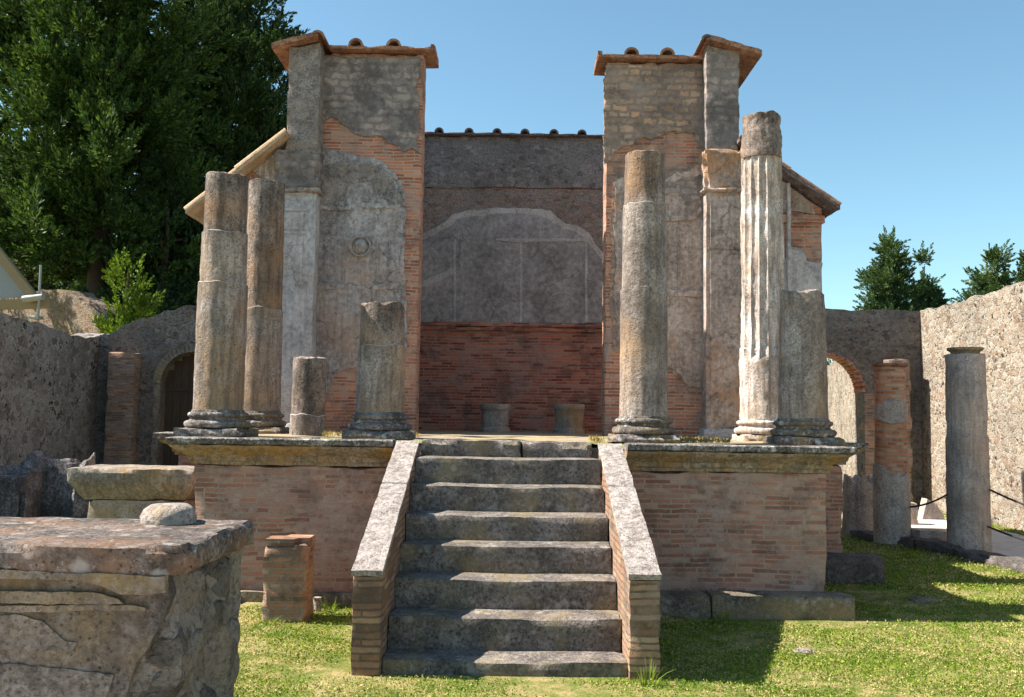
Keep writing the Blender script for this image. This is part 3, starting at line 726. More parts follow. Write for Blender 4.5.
# fluted column
cx, cy = X(763, Y2), Y2
t = empty('fluted_column', (cx, cy, ZP), 'white fluted stucco column with a rough brown stub on top', 'column', CG)
z0 = column_base(t, cx, cy, M['white_stucco'], 0.262, 0.31, seed=6.6)
z1 = Z(150, cy, 761)
obj('shaft', shaft(cx, cy, z0-0.01, z1, 0.275, 0.262, ((Z(349, cy, 761), 0.012), (Z(215, cy, 761), 0.008)), 6.6, 0.06, segs=160, rough=0.012, flute=0.030), M['white_stucco'], t, 60)
bm = shaft(cx, cy, z1-0.12, Z(117, cy, 761), 0.238, 0.222, (), 7.7, 0.03, rough=0.022, dz=0.03)
obj('core_stub', bm, M['tuff_dark'], t, 60)
# short left drum
cx, cy = X(308, 10.6), 10.6
bm = NB(); bm.free()
bm = shaft(cx, cy, ZP, Z(359, 10.6, 308), 0.195, 0.19, ((Z(415, 10.6, 308), 0.008),), 8.8, 0.03)
o = top('column_stump', bm, M['tuff'], 'short brown column stump standing between the left pair of columns and the dark-topped stump', 'column stump', CG, 45)
zones(o, [Z(415, 10.6, 308)], ZP)

# ------------------------------------------------------------------ temple building
YP, YA = 13.0, 12.70       # front face of the piers, front face of the corner antae
tem = empty('ruined_temple', (0, YP, ZP), 'ruined brick and stucco temple front with two tall piers and an open middle', 'temple')
def ragged(pts, Y, jit=0.03, seed=0.0, step=0.09, fixed=None):
    return resample(pxpoly(pts, Y), step, jit, seed, fixed)
def Xp(px, py, Y): return at(px, py, Y)[0]
for s in (-1, 1):
    # brick core of the pier
    xi, xo = (-1.30 if s < 0 else 1.275), s*2.78
    lo, hi = min(xi, xo), max(xi, xo)
    zt = Z(52, YP, 370) if s < 0 else Z(61, YP, 650)
    bm = NB(); gbox(bm, lo, hi, YP, YP+0.46, ZP-0.02, zt-0.02, 0.07, 0.03, 0.010, 6, 20+s, maxn=100)
    pier = obj('brick_pier', bm, M['brick_pier'], tem)
    if s < 0:
        up = [(316,58),(419,58),(418,153),(411,150),(404,152),(396,145),(388,141),(381,136),(366,137),(354,133),(346,128),(338,120),(331,118),(322,124),(316,122)]
        pan = [(312,149),(320,151),(332,155),(346,159),(363,162),(379,167),(391,176),(399,187),(403,200),(405,216),(403,236),(401,250),(399,264),(401,290),(402,330),(403,352),(372,352),(355,362),(343,366),(334,374),(328,388),(324,404),(322,420),(320,441),(312,441)]
        mats = ('pier_rubble_grey', 'stucco_grey')
    else:
        up = [(604,66),(706,66),(706,150),(700,146),(696,142),(694,134),(684,133),(672,131),(660,136),(650,140),(640,138),(632,146),(622,148),(614,151),(611,160),(607,165),(604,166)]
        pan = [(615,182),(624,178),(640,177),(655,179),(666,181),(674,175),(688,172),(697,166),(708,162),(708,398),(704,396),(698,388),(688,387),(680,376),(672,368),(664,362),(640,352),(618,346),(616,330),(613,300),(616,262),(613,230)]
        mats = ('pier_rubble', 'stucco_pink')
    bm = NB(); plateY(bm, ragged(up, YP, 0.030, 3+s, 0.035), YP-0.035, YP+0.01, 0.09, 0.012, 3)
    obj('upper_masonry', bm, M[mats[0]], pier, 40)
    bm = NB(); plateY(bm, ragged(pan, YP, 0.026, 6+s, 0.035), YP-0.045, YP+0.01, 0.10, 0.008, 5)
    sp = obj('stucco_panel', bm, M[mats[1]], pier, 40)
    mid_ = (358, 300) if s < 0 else (664, 300); rim = []
    for p in pan:
        d = math.hypot(p[0]-mid_[0], p[1]-mid_[1]); k = 1+(5.0+2.5*nz((p[0]*0.1, p[1]*0.1, 0), 1))/d
        rim.append((min(max(mid_[0]+(p[0]-mid_[0])*k, 316 if s < 0 else 609), 410 if s < 0 else 706), min(mid_[1]+(p[1]-mid_[1])*k, 440)))
    bm = NB(); plateY(bm, ragged(rim, YP, 0.024, 16+s, 0.035), YP-0.022, YP+0.01)
    obj('mortar_rim', bm, M['stucco_grey'] if s < 0 else M['pier_rubble'], pier, 0)
    # relief on the panel: medallion, ledge, panel strips
    yb_ = YP-0.045
    if s < 0:
        ledge = [(316,284),(345,285),(347,289),(316,291)], [(372,285),(400,284),(400,290),(374,291)], [(318,207),(352,207),(352,211),(318,212)], [(362,204),(396,206),(396,210),(362,209)]
        strips = [(326,236,326,282),(344,238,344,282),(378,238,378,282),(390,238,390,282),(328,215,328,234)]
        med = (361, 247, 11.0)
    else:
        ledge = [(664,290),(705,292),(705,298),(664,296)], [(664,218),(690,216),(700,208),(701,212),(691,221),(664,222)]
        strips = [(678,226,678,290),(693,226,693,290),(668,226,668,288)]
        med = None
    for l in ledge:
        bm = NB(); plateY(bm, ragged(l, YP, 0.010, 5, 0.05), yb_-0.034, yb_+0.004); obj('ledge', bm, M[mats[1]], pier, 0)
    for a, b_, cc, d in strips:
        bm = NB(); plateY(bm, pxpoly([(a-0.8, b_), (a+0.8, b_), (cc+0.8, d), (cc-0.8, d)], YP), yb_-0.012, yb_+0.003); obj('panel_strip', bm, M[mats[1]], pier, 0)
    if med:
        mx_, mz_ = at(med[0], med[1], YP); r_ = med[2]/F*YP
        bm = NB(); prof = [(0.001, 0.045), (r_*0.35, 0.042), (r_*0.6, 0.026), (r_*0.74, 0.008), (r_*0.84, 0.04), (r_*0.97, 0.04), (r_*1.03, 0.0)]
        lathe(bm, 0, 0, prof[::-1], 40, lambda r, z, a: r*(1+0.03*nz((math.cos(a), math.sin(a), r*9), 2)), None, False)
        for v in bm.verts: v.co = Vector((mx_+v.co.x, yb_-v.co.z*1.3+0.004, mz_+v.co.y))
        obj('medallion', bm, M[mats[1]], pier, 40)
    # lower brick ghosts stay as the core; dark patch of lost stucco high on the panel
    if s < 0:
        lost = [(328,166),(345,160),(372,164),(392,178),(401,200),(398,205),(378,196),(372,182),(350,184),(346,206),(326,208),(322,190)]
        bm = NB(); plateY(bm, ragged(lost, YP, 0.035, 2, 0.035), yb_-0.010, yb_+0.004, 0.08, 0.012, 2)
        obj('lost_stucco', bm, M['anta_plaster'], pier, 0)
    else:
        lost = [(664,184),(690,176),(704,178),(700,200),(686,206),(676,192),(664,198)]
        bm = NB(); plateY(bm, ragged(lost, YP, 0.035, 2, 0.035), yb_-0.010, yb_+0.004, 0.08, 0.012, 2)
        obj('lost_stucco', bm, M['pier_rubble_grey'], pier, 0)
    # tile coping of the pier
    zc = zt
    bm = NB(); xa, xb = (s*1.13, s*2.60); l2, h2 = min(xa, xb), max(xa, xb)
    gbox(bm, l2, h2, YP-0.14, YP+0.56, zc-0.015, zc+0.04, 0.07, 0.014, 0.008, 6, 9+s, keep_bottom=False)
    cop = obj('tile_coping', bm, M['terracotta'], pier)
    for px in ((355, 393) if s < 0 else (632, 668)):
        x = Xp(px, 50, YP-0.2)
        bm = NB(); half_tile(bm, (x, YP-0.16, zc+0.03), (x+0.02, YP+0.75, zc+0.065), 0.105, (0, 0, 1), 0.03, 10)
        obj('cover_tile', bm, M['terracotta'], pier, 40)
    xe = s*1.13; bm = NB()
    gbox(bm, min(xe, xe+s*0.07), max(xe, xe+s*0.07), YP-0.14, YP+0.54, zc+0.04, zc+0.085, 0.05, 0.012, 0.004, 6, 2)
    obj('end_tile', bm, M['terracotta'], pier, 40)

    # corner anta: tall rough upper shaft, stucco pilaster below
    ax0, ax1 = (Xp(286, 130, YA), Xp(318.5, 130, YA)) if s < 0 else (Xp(706, 130, YA), Xp(740, 130, YA))
    zcap = Z(192, YA, 300 if s < 0 else 720)
    zup = Z(150, YA, 300 if s < 0 else 720)
    zat = Z(47 if s < 0 else 50, YA, 300 if s < 0 else 720)
    bm = NB(); gbox(bm, ax0, ax1, YA, 16.9, zup-0.02, zat, 0.07, 0.02, 0.012, 6, 40+s, maxn=90)
    anta = obj('anta_shaft', bm, M['anta_plaster'] if s < 0 else M['pier_rubble_grey'], tem)
    ex = 0.02
    p0, p1 = (ax0-0.12, ax1) if s < 0 else (ax0-0.0, ax1+0.10)
    bm = NB(); gbox(bm, p0, p1, YA, YP+0.9, ZP-0.02, zcap, 0.08, 0.012, 0.006, 5, 44+s, maxn=90)
    pil = obj('stucco_pilaster', bm, M['stucco_pale'] if s < 0 else M['stucco_pink'], tem)
    # base of pilaster, necking and eroded capital
    bm = NB(); gbox(bm, p0-0.04, p1+0.04, YA-0.05, YP+0.1, ZP, ZP+0.14, 0.06, 0.03, 0.01, 6, 3+s)
    obj('pilaster_base', bm, M['stucco_edge'], pil)
    bm = NB(); gbox(bm, p0-0.05, p1+0.05, YA-0.07, YP+0.4, zcap-0.005, zcap+0.05, 0.04, 0.022, 0.008, 9, 5+s, keep_bottom=False)
    obj('pilaster_ledge', bm, M['stucco_pink'], pil)
    bm = NB(); gbox(bm, p0+0.0, p1, YA+0.01, YP+0.5, zcap+0.045, zup, 0.05, 0.05, 0.03, 7, 7+s)
    for v in bm.verts:       # flaring, ragged like a worn leaf capital
        k = (v.co.z-zcap)/(zup-zcap)
        cxm = (p0+p1)/2; v.co.x = cxm+(v.co.x-cxm)*(1+0.18*k*k)
        if v.co.y < YP: v.co.y -= 0.07*k*k+0.03*max(0, nz(v.co, 9, 2))
    obj('worn_capital', bm, M['pier_rubble_grey'] if s < 0 else M['stucco_pink'], pil)
    bm = NB()
    if s < 0:
        for a, b_ in ((284, 213), (284, 236)):
            z = Z(b_, YA); gbox(bm, p0+0.03, p1-0.12, YA-0.02, YA+0.02, z-0.015, z+0.02, 0.05, 0.006, 0.004)
        gbox(bm, p0+0.04, p1-0.16, YA-0.012, YA+0.02, ZP+0.3, Z(240, YA), 0.1, 0.004, 0.004)
        gbox(bm, p0+0.04, p1-0.16, YA-0.014, YA+0.02, Z(233, YA), Z(216, YA), 0.1, 0.004, 0.004)
    else:
        gbox(bm, p0+0.06, p1-0.08, YA-0.014, YA+0.02, ZP+0.3, Z(248, YA), 0.1, 0.004, 0.004)
        z = Z(245, YA); gbox(bm, p0+0.03, p1-0.03, YA-0.02, YA+0.02, z-0.01, z+0.015, 0.05, 0.006, 0.004)
        gbox(bm, p0+0.06, p1-0.08, YA-0.012, YA+0.02, Z(241, YA), Z(200, YA), 0.1, 0.004, 0.004)
    obj('pilaster_panel', bm, M['stucco_pale'] if s < 0 else M['stucco_pink'], pil)
    # little tiled roof over the side wall, sloping outward
    xr, xe = (ax1-0.02, ax0-0.20) if s < 0 else (ax0-0.02, ax1+0.27)
    zr, ze = zat+0.13, zat-0.04 if s < 0 else zat-0.09
    yf_, ybk = YA-0.14, 16.9
    bm = NB(); n = 16; m = 34
    def rp(u, w, off):
        x = xr+(xe-xr)*u; z = zr+(ze-zr)*u; y = yf_+(ybk-yf_)*w
        z += 0.012*nz((x, y, z), 5, 3)+0.012*((u*3) % 1.0)
        return (x, y, z+off)
    g0 = [[bm.verts.new(rp(i/n, j/m, 0.04)) for j in range(m+1)] for i in range(n+1)]
    g1 = [[bm.verts.new(rp(i/n, j/m, -0.03)) for j in range(m+1)] for i in range(n+1)]
    for i in range(n):
        for j in range(m):
            bm.faces.new((g0[i][j], g0[i+1][j], g0[i+1][j+1], g0[i][j+1])); bm.faces.new((g1[i][j+1], g1[i+1][j+1], g1[i+1][j], g1[i][j]))
    for i in range(n):
        for j in (0, m): bm.faces.new((g0[i][j], g1[i][j], g1[i+1][j], g0[i+1][j]))
    for j in range(m):
        for i in (0, n): bm.faces.new((g0[i][j], g0[i][j+1], g1[i][j+1], g1[i][j]))
    rf_ = obj('side_roof', bm, M['terracotta'], anta, 30)
    bm = NB()
    xs_, zs_ = (ax1-0.10, zr) if s < 0 else (ax0+0.10, zr)
    half_tile(bm, (xr, yf_-0.02, zr-0.05), (xr, ybk, zr-0.03), 0.10 if s < 0 else 0.075, (0, 0, 1), 0.03, 10)
    for k in range(9):
        y = yf_+0.42+k*0.5
        half_tile(bm, (xe-s*0.01, y, ze+0.04), (xr, y, zr+0.05), 0.08, (0, 0, 1), 0.025, 8)
    obj('cover_tile', bm, M['tile_dark'] if s > 0 else M['terracotta'], anta, 40)
    # fill under the small roof so the wall meets the slope
    bm = NB()
    pts = [(ax0+0.02, zat-0.05), (ax1-0.02, zat-0.05), (ax1-0.02, zr-0.055) if s < 0 else (ax1-0.02, zat-0.03), (ax0+0.02, zat-0.03) if s < 0 else (ax0+0.02, zr-0.055)]
    plateY(bm, pts, YA+0.02, 16.88); obj('gable_fill', bm, M['anta_plaster'], anta, 0)

    # wing: lower side room with its lean-to roof
    YW = 12.86
    xin = ax0+0.05 if s < 0 else ax1-0.05
    xout = -4.12 if s < 0 else 4.22
    z_in, z_out = (Z(150, YW, 283), Z(204, YW, 195)) if s < 0 else (Z(183, YW, 783), Z(209, YW, 822))
    xin2 = Xp(783, 180, YW) if s > 0 else Xp(283, 150, YW)
    sl = (z_out-z_in)/(xout-xin2); z_in = z_in+sl*(xin-xin2)
    bm = NB(); pts = [(xin, ZP), (xout, ZP), (xout, z_out), (xin, z_in)]
    plateY(bm, resample(pts, 0.2, 0.008, 3), YW, 16.7)
    wing = obj('wing_wall', bm, M['stucco_pale'] if s < 0 else M['brick_pier'], tem, 0)
    if s > 0:
        w1 = [(741,262),(783,262),(790,246),(801,248),(806,262),(821,263),(822,442),(741,442)]
        bm = NB(); plateY(bm, ragged(w1, YW, 0.02, 2), YW-0.03, YW+0.01); obj('stucco_panel', bm, M['stucco_pale'], wing, 0)
        w2 = [(741,182),(784,182),(812,206),(814,214),(790,212),(783,214),(741,214)]
        bm = NB(); plateY(bm, ragged(w2, YW, 0.02, 3), YW-0.04, YW+0.01); obj('gable_stucco', bm, M['stucco_pink'], wing, 0)
        z = Z(219, YW, 800)
        bm = NB(); gbox(bm, Xp(780, 219, YW), xout+0.04, YW-0.07, YW+0.3, z-0.06, z+0.05, 0.05, 0.015, 0.006); obj('brick_band', bm, M['brick_pier'], wing)
        bm = NB(); gbox(bm, Xp(786, 300, YW), Xp(789.5, 300, YW), YW-0.10, YW-0.02, ZP, Z(180, YW), 0.1, 0.01, 0.006); obj('pilaster_strip', bm, M['stucco_pale'], wing)
    else:
        w2 = [(236,178),(249,167),(262,160),(278,150),(284,152),(284,182),(262,180),(268,186),(240,187)]
        bm = NB(); plateY(bm, ragged(w2, YW, 0.012, 3), YW-0.02, YW+0.01); obj('gable_stucco', bm, M['white_stucco'], wing, 0)
        ped = [(243,186),(247,169),(250,169),(275,187),(268,187),(251,176),(248,186)]
        bm = NB(); plateY(bm, ragged(ped, YW, 0.006, 4), YW-0.045, YW-0.016); obj('gable_moulding', bm, M['terracotta'], wing, 0)
        bm = NB(); gbox(bm, xout-0.04, xout+0.15, YW-0.06, YW+0.4, ZP, z_out-0.12, 0.08, 0.02, 0.012); pst = obj('corner_pilaster', bm, M['stucco_pale'], wing)
        bm = NB(); z = Z(222, YW, 196); gbox(bm, xout-0.09, xout+0.2, YW-0.1, YW+0.45, z-0.05, z+0.04, 0.05, 0.02, 0.01)
        z = Z(233, YW, 196); gbox(bm, xout-0.07, xout+0.18, YW-0.08, YW+0.43, z-0.02, z+0.02, 0.05, 0.01, 0.01)
        obj('pilaster_capital', bm, M['stucco_pale'], wing)
        bm = NB(); gbox(bm, p0-0.35, p0-0.06, YW-0.03, YW+0.1, ZP, Z(300, YW), 0.1, 0.02, 0.01); obj('pilaster_strip', bm, M['stucco_grey'], wing)
    # wing roof
    ox = s*(0.27 if s < 0 else 0.14)
    dx = xout-xin; sl = (z_out-z_in)/dx
    r0 = (xin, z_in+0.02); r1 = (xout+ox, z_out+0.02+sl*ox)
    yf_ = YW-0.34
    bm = NB(); n = 14; m = 26
    def rp2(u, w, off):
        x = r0[0]+(r1[0]-r0[0])*u; z = r0[1]+(r1[1]-r0[1])*u; y = yf_+(17.0-yf_)*w
        return (x, y, z+off+0.014*nz((x, y, z), 4, 3)+0.014*((u*4) % 1.0))
    g0 = [[bm.verts.new(rp2(i/n, j/m, 0.05)) for j in range(m+1)] for i in range(n+1)]
    g1 = [[bm.verts.new(rp2(i/n, j/m, 0.0)) for j in range(m+1)] for i in range(n+1)]
    for i in range(n):
        for j in range(m):
            bm.faces.new((g0[i][j], g0[i+1][j], g0[i+1][j+1], g0[i][j+1])); bm.faces.new((g1[i][j+1], g1[i+1][j+1], g1[i+1][j], g1[i][j]))
    for i in range(n):
        for j in (0, m): bm.faces.new((g0[i][j], g1[i][j], g1[i+1][j], g0[i+1][j]))
    for j in range(m):
        for i in (0, n): bm.faces.new((g0[i][j], g0[i][j+1], g1[i][j+1], g1[i][j]))
    wr = obj('wing_roof', bm, M['terracotta_pale'] if s < 0 else M['tile_dark'], tem, 30)
    bm = NB()
    for k in range(9):
        y = yf_+0.06+k*0.5
        half_tile(bm, (r1[0], y, r1[1]+0.045), ((r0[0]+r1[0])/2-0.08*s, y, (r0[1]+r1[1])/2+0.05-0.08*s*sl), 0.065, (0, 0, 1), 0.022, 8)
        half_tile(bm, ((r0[0]+r1[0])/2, y, (r0[1]+r1[1])/2+0.06), (r0[0], y, r0[1]+0.055), 0.068, (0, 0, 1), 0.022, 8)
    obj('roof_tile', bm, M['terracotta_pale'] if s < 0 else M['terracotta'], wr, 40)
    # inner side wall of the cella
    bm = NB(); l3, h3 = sorted((s*2.55, s*2.95)); gbox(bm, l3, h3, YP+0.71, 16.4, ZP, zat-0.05, 0.15, 0.01, 0.01)
    obj('side_wall', bm, M['cella_rubble'], tem)

# back wall of the cella
YBK = 16.2
ztb = Z(138, YBK, 510)
bm = NB(); gbox(bm, -2.56, 2.56, YBK, YBK+0.5, ZP-0.02, ztb, 0.12, 0.01, 0.01, 5, 3)
bw_ = obj('back_wall', bm, M['brick_cella'], tem)
def bplate(name, pts, mat, d, jit=0.03, seed=0.0):
    bm = NB(); plateY(bm, ragged(pts, YBK, jit, seed, 0.06), YBK-d, YBK+0.01); return obj(name, bm, M[mat], bw_, 0)
bplate('plaster_band', [(405,137),(615,139),(615,190),(580,188),(540,189),(500,187),(460,189),(405,187)], 'cella_plaster', 0.05, 0.02, 1)
bplate('upper_masonry', [(405,188),(615,190),(615,250),(405,250)], 'cella_rubble', 0.02, 0.0, 2)
outl = [(405,236),(420,234),(434,229),(445,222),(453,215),(468,211),(490,209),(515,208),(540,210),(551,212),(557,219),(566,224),(580,227),(589,234),(596,244),(604,254)]
bplate('stucco_edge', outl+[(615,262),(615,324),(405,324)], 'stucco_edge', 0.045, 0.02, 3)
inn = [(405,243),(422,240),(437,235),(448,228),(456,221),(470,217),(490,215),(515,214),(538,216),(548,218),(553,225),(563,230),(577,233),(586,240),(593,250),(604,262)]
bplate('stucco_panel', inn+[(615,270),(615,323.5),(405,323.5)], 'stucco_blue', 0.055, 0.02, 3)
for x in (455, 521, 586):
    bm = NB(); plateY(bm, ragged([(x-1.2, 240), (x+1.2, 240), (x+1.2, 322), (x-1.2, 322)], YBK, 0.004, x), YBK-0.064, YBK-0.05); obj('panel_strip', bm, M['stucco_strip'], bw_, 0)
bm = NB(); plateY(bm, ragged([(496, 239), (586, 239), (586, 242), (520, 243), (496, 241)], YBK, 0.01, 4), YBK-0.07, YBK-0.05); obj('panel_moulding', bm, M['stucco_strip'], bw_, 0)
bm = NB(); plateY(bm, ragged([(405, 284), (425, 281), (440, 275), (452, 268), (454, 272), (442, 281), (426, 287), (405, 290)], YBK, 0.015, 5), YBK-0.068, YBK-0.05)
obj('panel_moulding', bm, M['stucco_strip'], bw_, 0)
z1, z2 = Z(331, YBK), Z(323, YBK)
bm = NB(); gbox(bm, -2.5, 2.5, YBK-0.11, YBK+0.02, (z1+z2)/2, z2, 0.08, 0.02, 0.01, 6, 1); gbox(bm, -2.5, 2.5, YBK-0.075, YBK+0.02, z1, (z1+z2)/2-0.003, 0.08, 0.015, 0.01, 6, 2)
obj('brick_ledge', bm, M['brick_cella'], bw_)
bm = NB(); gbox(bm, -2.56, 2.56, YBK-0.16, YBK+0.7, ztb, ztb+0.045, 0.12, 0.012, 0.006, 5, 3, keep_bottom=False)
cp = obj('tile_coping', bm, M['tile_dark'], bw_)
for k, px in enumerate((410, 439, 469, 497, 525, 554, 582, 611)):
    x = Xp(px, 134, YBK-0.2); bm = NB(); half_tile(bm, (x, YBK-0.2, ztb+0.03), (x, YBK+0.7, ztb+0.05), 0.08, (0, 0, 1), 0.03, 10)
    obj('cover_tile', bm, M['tile_dark'], bw_, 40)
# fan of bricks at each side of the dado
for s, cxp in ((-1, 417), (1, 600)):
    bm = NB(); fx, fz = at(cxp, 358, YBK)
    for k in range(9):
        a = math.pi/2-s*R(8+k*9) if s < 0 else math.pi/2+R(8+k*9)
        a = math.pi/2+(R(8+k*9) if s > 0 else -R(8+k*9))
        d = Vector((math.cos(a), 0, math.sin(a))); q = Vector((-d.z, 0, d.x))
        p = Vector((fx, 0, fz))
        pts = [p+d*0.12-q*0.014, p+d*0.34-q*0.022, p+d*0.34+q*0.022, p+d*0.12+q*0.014]
        plateY(bm, [(v.x, v.z) for v in pts], YBK-0.018, YBK+0.005)
    obj('relieving_arch', bm, M['brick_cella'], bw_, 0)
# cella pedestals
for px0, px1, yt, lab, sd_ in ((478, 512, 404, 'round-cornered stone pedestal before the brick back wall, left of the pair', 1), (554, 586, 403, 'fluted stone pedestal before the brick back wall, right of the pair', 2)):
    Y = 15.2; x0, x1 = X(px0, Y), X(px1, Y); zt = Z(yt, Y)
    t = empty('stone_pedestal', ((x0+x1)/2, Y+0.27, ZP), lab, 'pedestal', 'pedestals inside the temple')
    bm = NB()
    prof = [(0.255, ZP), (0.255, ZP+0.06), (0.225, ZP+0.09)]+[(0.225, ZP+0.09+k*0.05) for k in range(1, 6)]+[(0.235, zt-0.10)]
    fl = (lambda r, z, a: r*(1+0.03*math.cos(a*12)*(1 if ZP+0.1 < z < zt-0.11 else 0))+0.012*nz((math.cos(a), math.sin(a), z*3), 2.5, sd_)) if sd_ == 2 else (lambda r, z, a: r+0.02*nz((math.cos(a), math.sin(a), z*3), 2.0, sd_))
    lathe(bm, (x0+x1)/2, Y+0.27, prof, 48, fl); obj('shaft', bm, M['pale_stone'], t, 40)
    bm = NB(); lathe(bm, (x0+x1)/2, Y+0.27, [(0.236, zt-0.10), (0.25, zt-0.085), (0.252, zt-0.02), (0.24, zt), (0.15, zt-0.006)], 40, lambda r, z, a: r+0.012*nz((math.cos(a), math.sin(a), z*3), 3, sd_)); obj('top_slab', bm, M['pale_stone'], t, 40)

# ------------------------------------------------------------------ big altar in the foreground
AX0, AX1, AY0, AY1, AZ = -2.75, -1.27, 3.74, 4.66, 1.275
al = empty('stone_altar', ((AX0+AX1)/2, (AY0+AY1)/2, 0), 'large weathered stone altar with peeling moulded plaster in the near left corner', 'altar')
bm = NB(); gbox(bm, AX0, AX1, AY0, AY1, -0.05, AZ-0.10, 0.035, 0.04, 0.022, 6, 3, maxn=60)
for v in bm.verts:      # lumpy rubble on the exposed right side
    if v.co.x > AX1-0.12:
        v.co.x += 0.045*fbm(v.co, 5, 4)-0.016
obj('rubble_core', bm, M['altar_rubble'], al, 60)
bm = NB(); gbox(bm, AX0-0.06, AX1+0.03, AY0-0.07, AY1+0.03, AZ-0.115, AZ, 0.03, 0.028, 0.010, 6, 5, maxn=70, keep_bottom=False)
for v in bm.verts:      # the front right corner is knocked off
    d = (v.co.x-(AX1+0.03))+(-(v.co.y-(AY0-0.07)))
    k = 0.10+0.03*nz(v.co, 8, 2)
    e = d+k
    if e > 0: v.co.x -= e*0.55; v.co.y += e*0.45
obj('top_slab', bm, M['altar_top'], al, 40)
# plaster front: polygons from the photograph's outline, at their real place
def aplate(name, pts, mat, d0, d1, jit, seed, par=al):
    bm = NB(); plateY(bm, resample([at(p[0], p[1], AY0) for p in pts], 0.03, jit, seed), AY0-d0, AY0-d1); return obj(name, bm, M[mat], par, 0)
left = -90
pf = aplate('plaster_front', [(left,572),(172,572),(174,592),(168,612),(160,632),(150,648),(140,660),(134,676),(128,700),(left,900),(left,700)], 'altar', 0.035, -0.01, 0.008, 3)
aplate('moulding', [(left,576),(88,576),(112,584),(128,592),(172,590),(172,574),(left,563)], 'altar_skin', 0.075, 0.03, 0.006, 4, pf)
aplate('moulding', [(left,588),(100,589),(124,596),(130,601),(left,600)], 'altar_skin', 0.060, 0.03, 0.006, 5, pf)
aplate('moulding', [(left,603),(134,603),(150,606),(150,609),(left,609)], 'altar_skin', 0.050, 0.03, 0.005, 6, pf)
aplate('plaster_skin', [(left,614),(30,613),(48,618),(60,628),(72,637),(84,640),(78,648),(60,646),(left,648)], 'altar_skin', 0.043, 0.03, 0.010, 7, pf)
aplate('plaster_skin', [(left,662),(60,664),(90,668),(118,672),(112,690),(96,720),(left,740)], 'altar_skin', 0.042, 0.03, 0.012, 8, pf)
# stone standing at the back of the altar top
bm = NB(); lx, ly = at(176, 519, 4.60)[0], 4.52
lathe(bm, lx, ly, [(0.125, AZ-0.004), (0.13, AZ+0.03), (0.115, AZ+0.065), (0.085, AZ+0.085), (0.03, AZ+0.088)], 36, lambda r, z, a: r*(1+0.16*nz((math.cos(a), math.sin(a), z*5), 1.6, 4))+0.006*nz((math.cos(a)*4, math.sin(a)*4, z*20), 2))
top('altar_stone', bm, M['pale_stone'], 'small rounded porous stone lying at the back edge of the foreground altar top', 'stone', None, 50)

# moulded slab on a pedestal, left of the platform
Y = 9.95
x0 = X(68, Y); x1 = -3.26; zt = Z(468.5, Y, 120); zb = Z(501, Y, 120)
sl_ = empty('side_altar', ((x0+x1)/2, Y+0.35, 0), 'low altar with a thick moulded slab, left of the platform behind the big altar', 'altar')
bm = NB(); gbox(bm, x0, x1, Y, Y+0.8, zb, zt, 0.05, 0.03, 0.010, 5, 6, keep_bottom=False)
for v in bm.verts:
    k = max(0, 1-(v.co.z-zb)/((zt-zb)*0.55))
    cxm, cym = (x0+x1)/2, Y+0.4
    v.co.x += (0.15*k if v.co.x < cxm else -0.15*k); v.co.y += (0.12*k if v.co.y < cym else -0.12*k)
obj('slab', bm, M['slab_stone'], sl_, 40)
bm = NB(); gbox(bm, x0+0.17, x1-0.17, Y+0.13, Y+0.67, -0.05, zb, 0.08, 0.02, 0.010, 5, 7)
obj('pedestal', bm, M['pale_stone'], sl_)

# small brick pillar on the grass
bx0, bx1, by = X(268, 8.38), X(311, 8.38), 8.38
bp = empty('brick_pillar', ((bx0+bx1)/2, by+0.18, 0), 'short square brick pillar standing on the grass left of the stairs', 'brick pillar')
bm = NB(); gbox(bm, bx0, bx1, by, by+0.36, -0.05, 0.665, 0.035, 0.022, 0.012, 8, 4)
obj('brick_body', bm, M['brick_block'], bp, 40)
bm = NB(); pts = [(bx0+0.01, by+0.01), (bx1-0.12, by+0.005), (bx1-0.10, by+0.10), (bx1-0.005, by+0.12), (bx1-0.01, by+0.345), (bx0+0.16, by+0.35), (bx0+0.14, by+0.25), (bx0+0.01, by+0.24)]
plateZ(bm, resample(pts, 0.03, 0.008, 5), 0.655, 0.715)
obj('broken_course', bm, M['brick_block'], bp, 0)
bm = NB(); gbox(bm, X(319, 8.9), X(327, 8.9), 8.85, 8.93, -0.02, 0.13, 0.03, 0.015, 0.004, 8)
top('white_stone', bm, M['coping'], 'small upright white stone chip beside the short brick pillar', 'stone')
bm = NB(); lathe(bm, X(803, 7.8), 7.8, [(0.06, -0.06), (0.07, -0.035), (0.045, -0.022), (0.01, -0.02)], 20, lambda r, z, a: r*(1.1+0.5*nz((math.cos(a), math.sin(a), 0), 1.5, 2)))
top('flat_stone', bm, M['coping'], 'flat pale stone lying alone on the sunny lawn right of the stairs', 'stone', None, 50)
bm = NB(); lathe(bm, X(921, 10.1), 10.1, [(0.16, -0.08), (0.15, -0.025), (0.1, -0.015), (0.02, -0.014)], 20, lambda r, z, a: r*(1.1+0.5*nz((math.cos(a), math.sin(a), 0), 1.5, 7)))
top('flat_stone', bm, M['plinth'], 'flat dull stone lying in the shaded grass near the right columns', 'stone', None, 50)

# ------------------------------------------------------------------ court walls
XW = 8.9; YR = 20.6
def walltop(pts, step, jit, seed):
    return resample(pts, step, jit, seed, None, False)
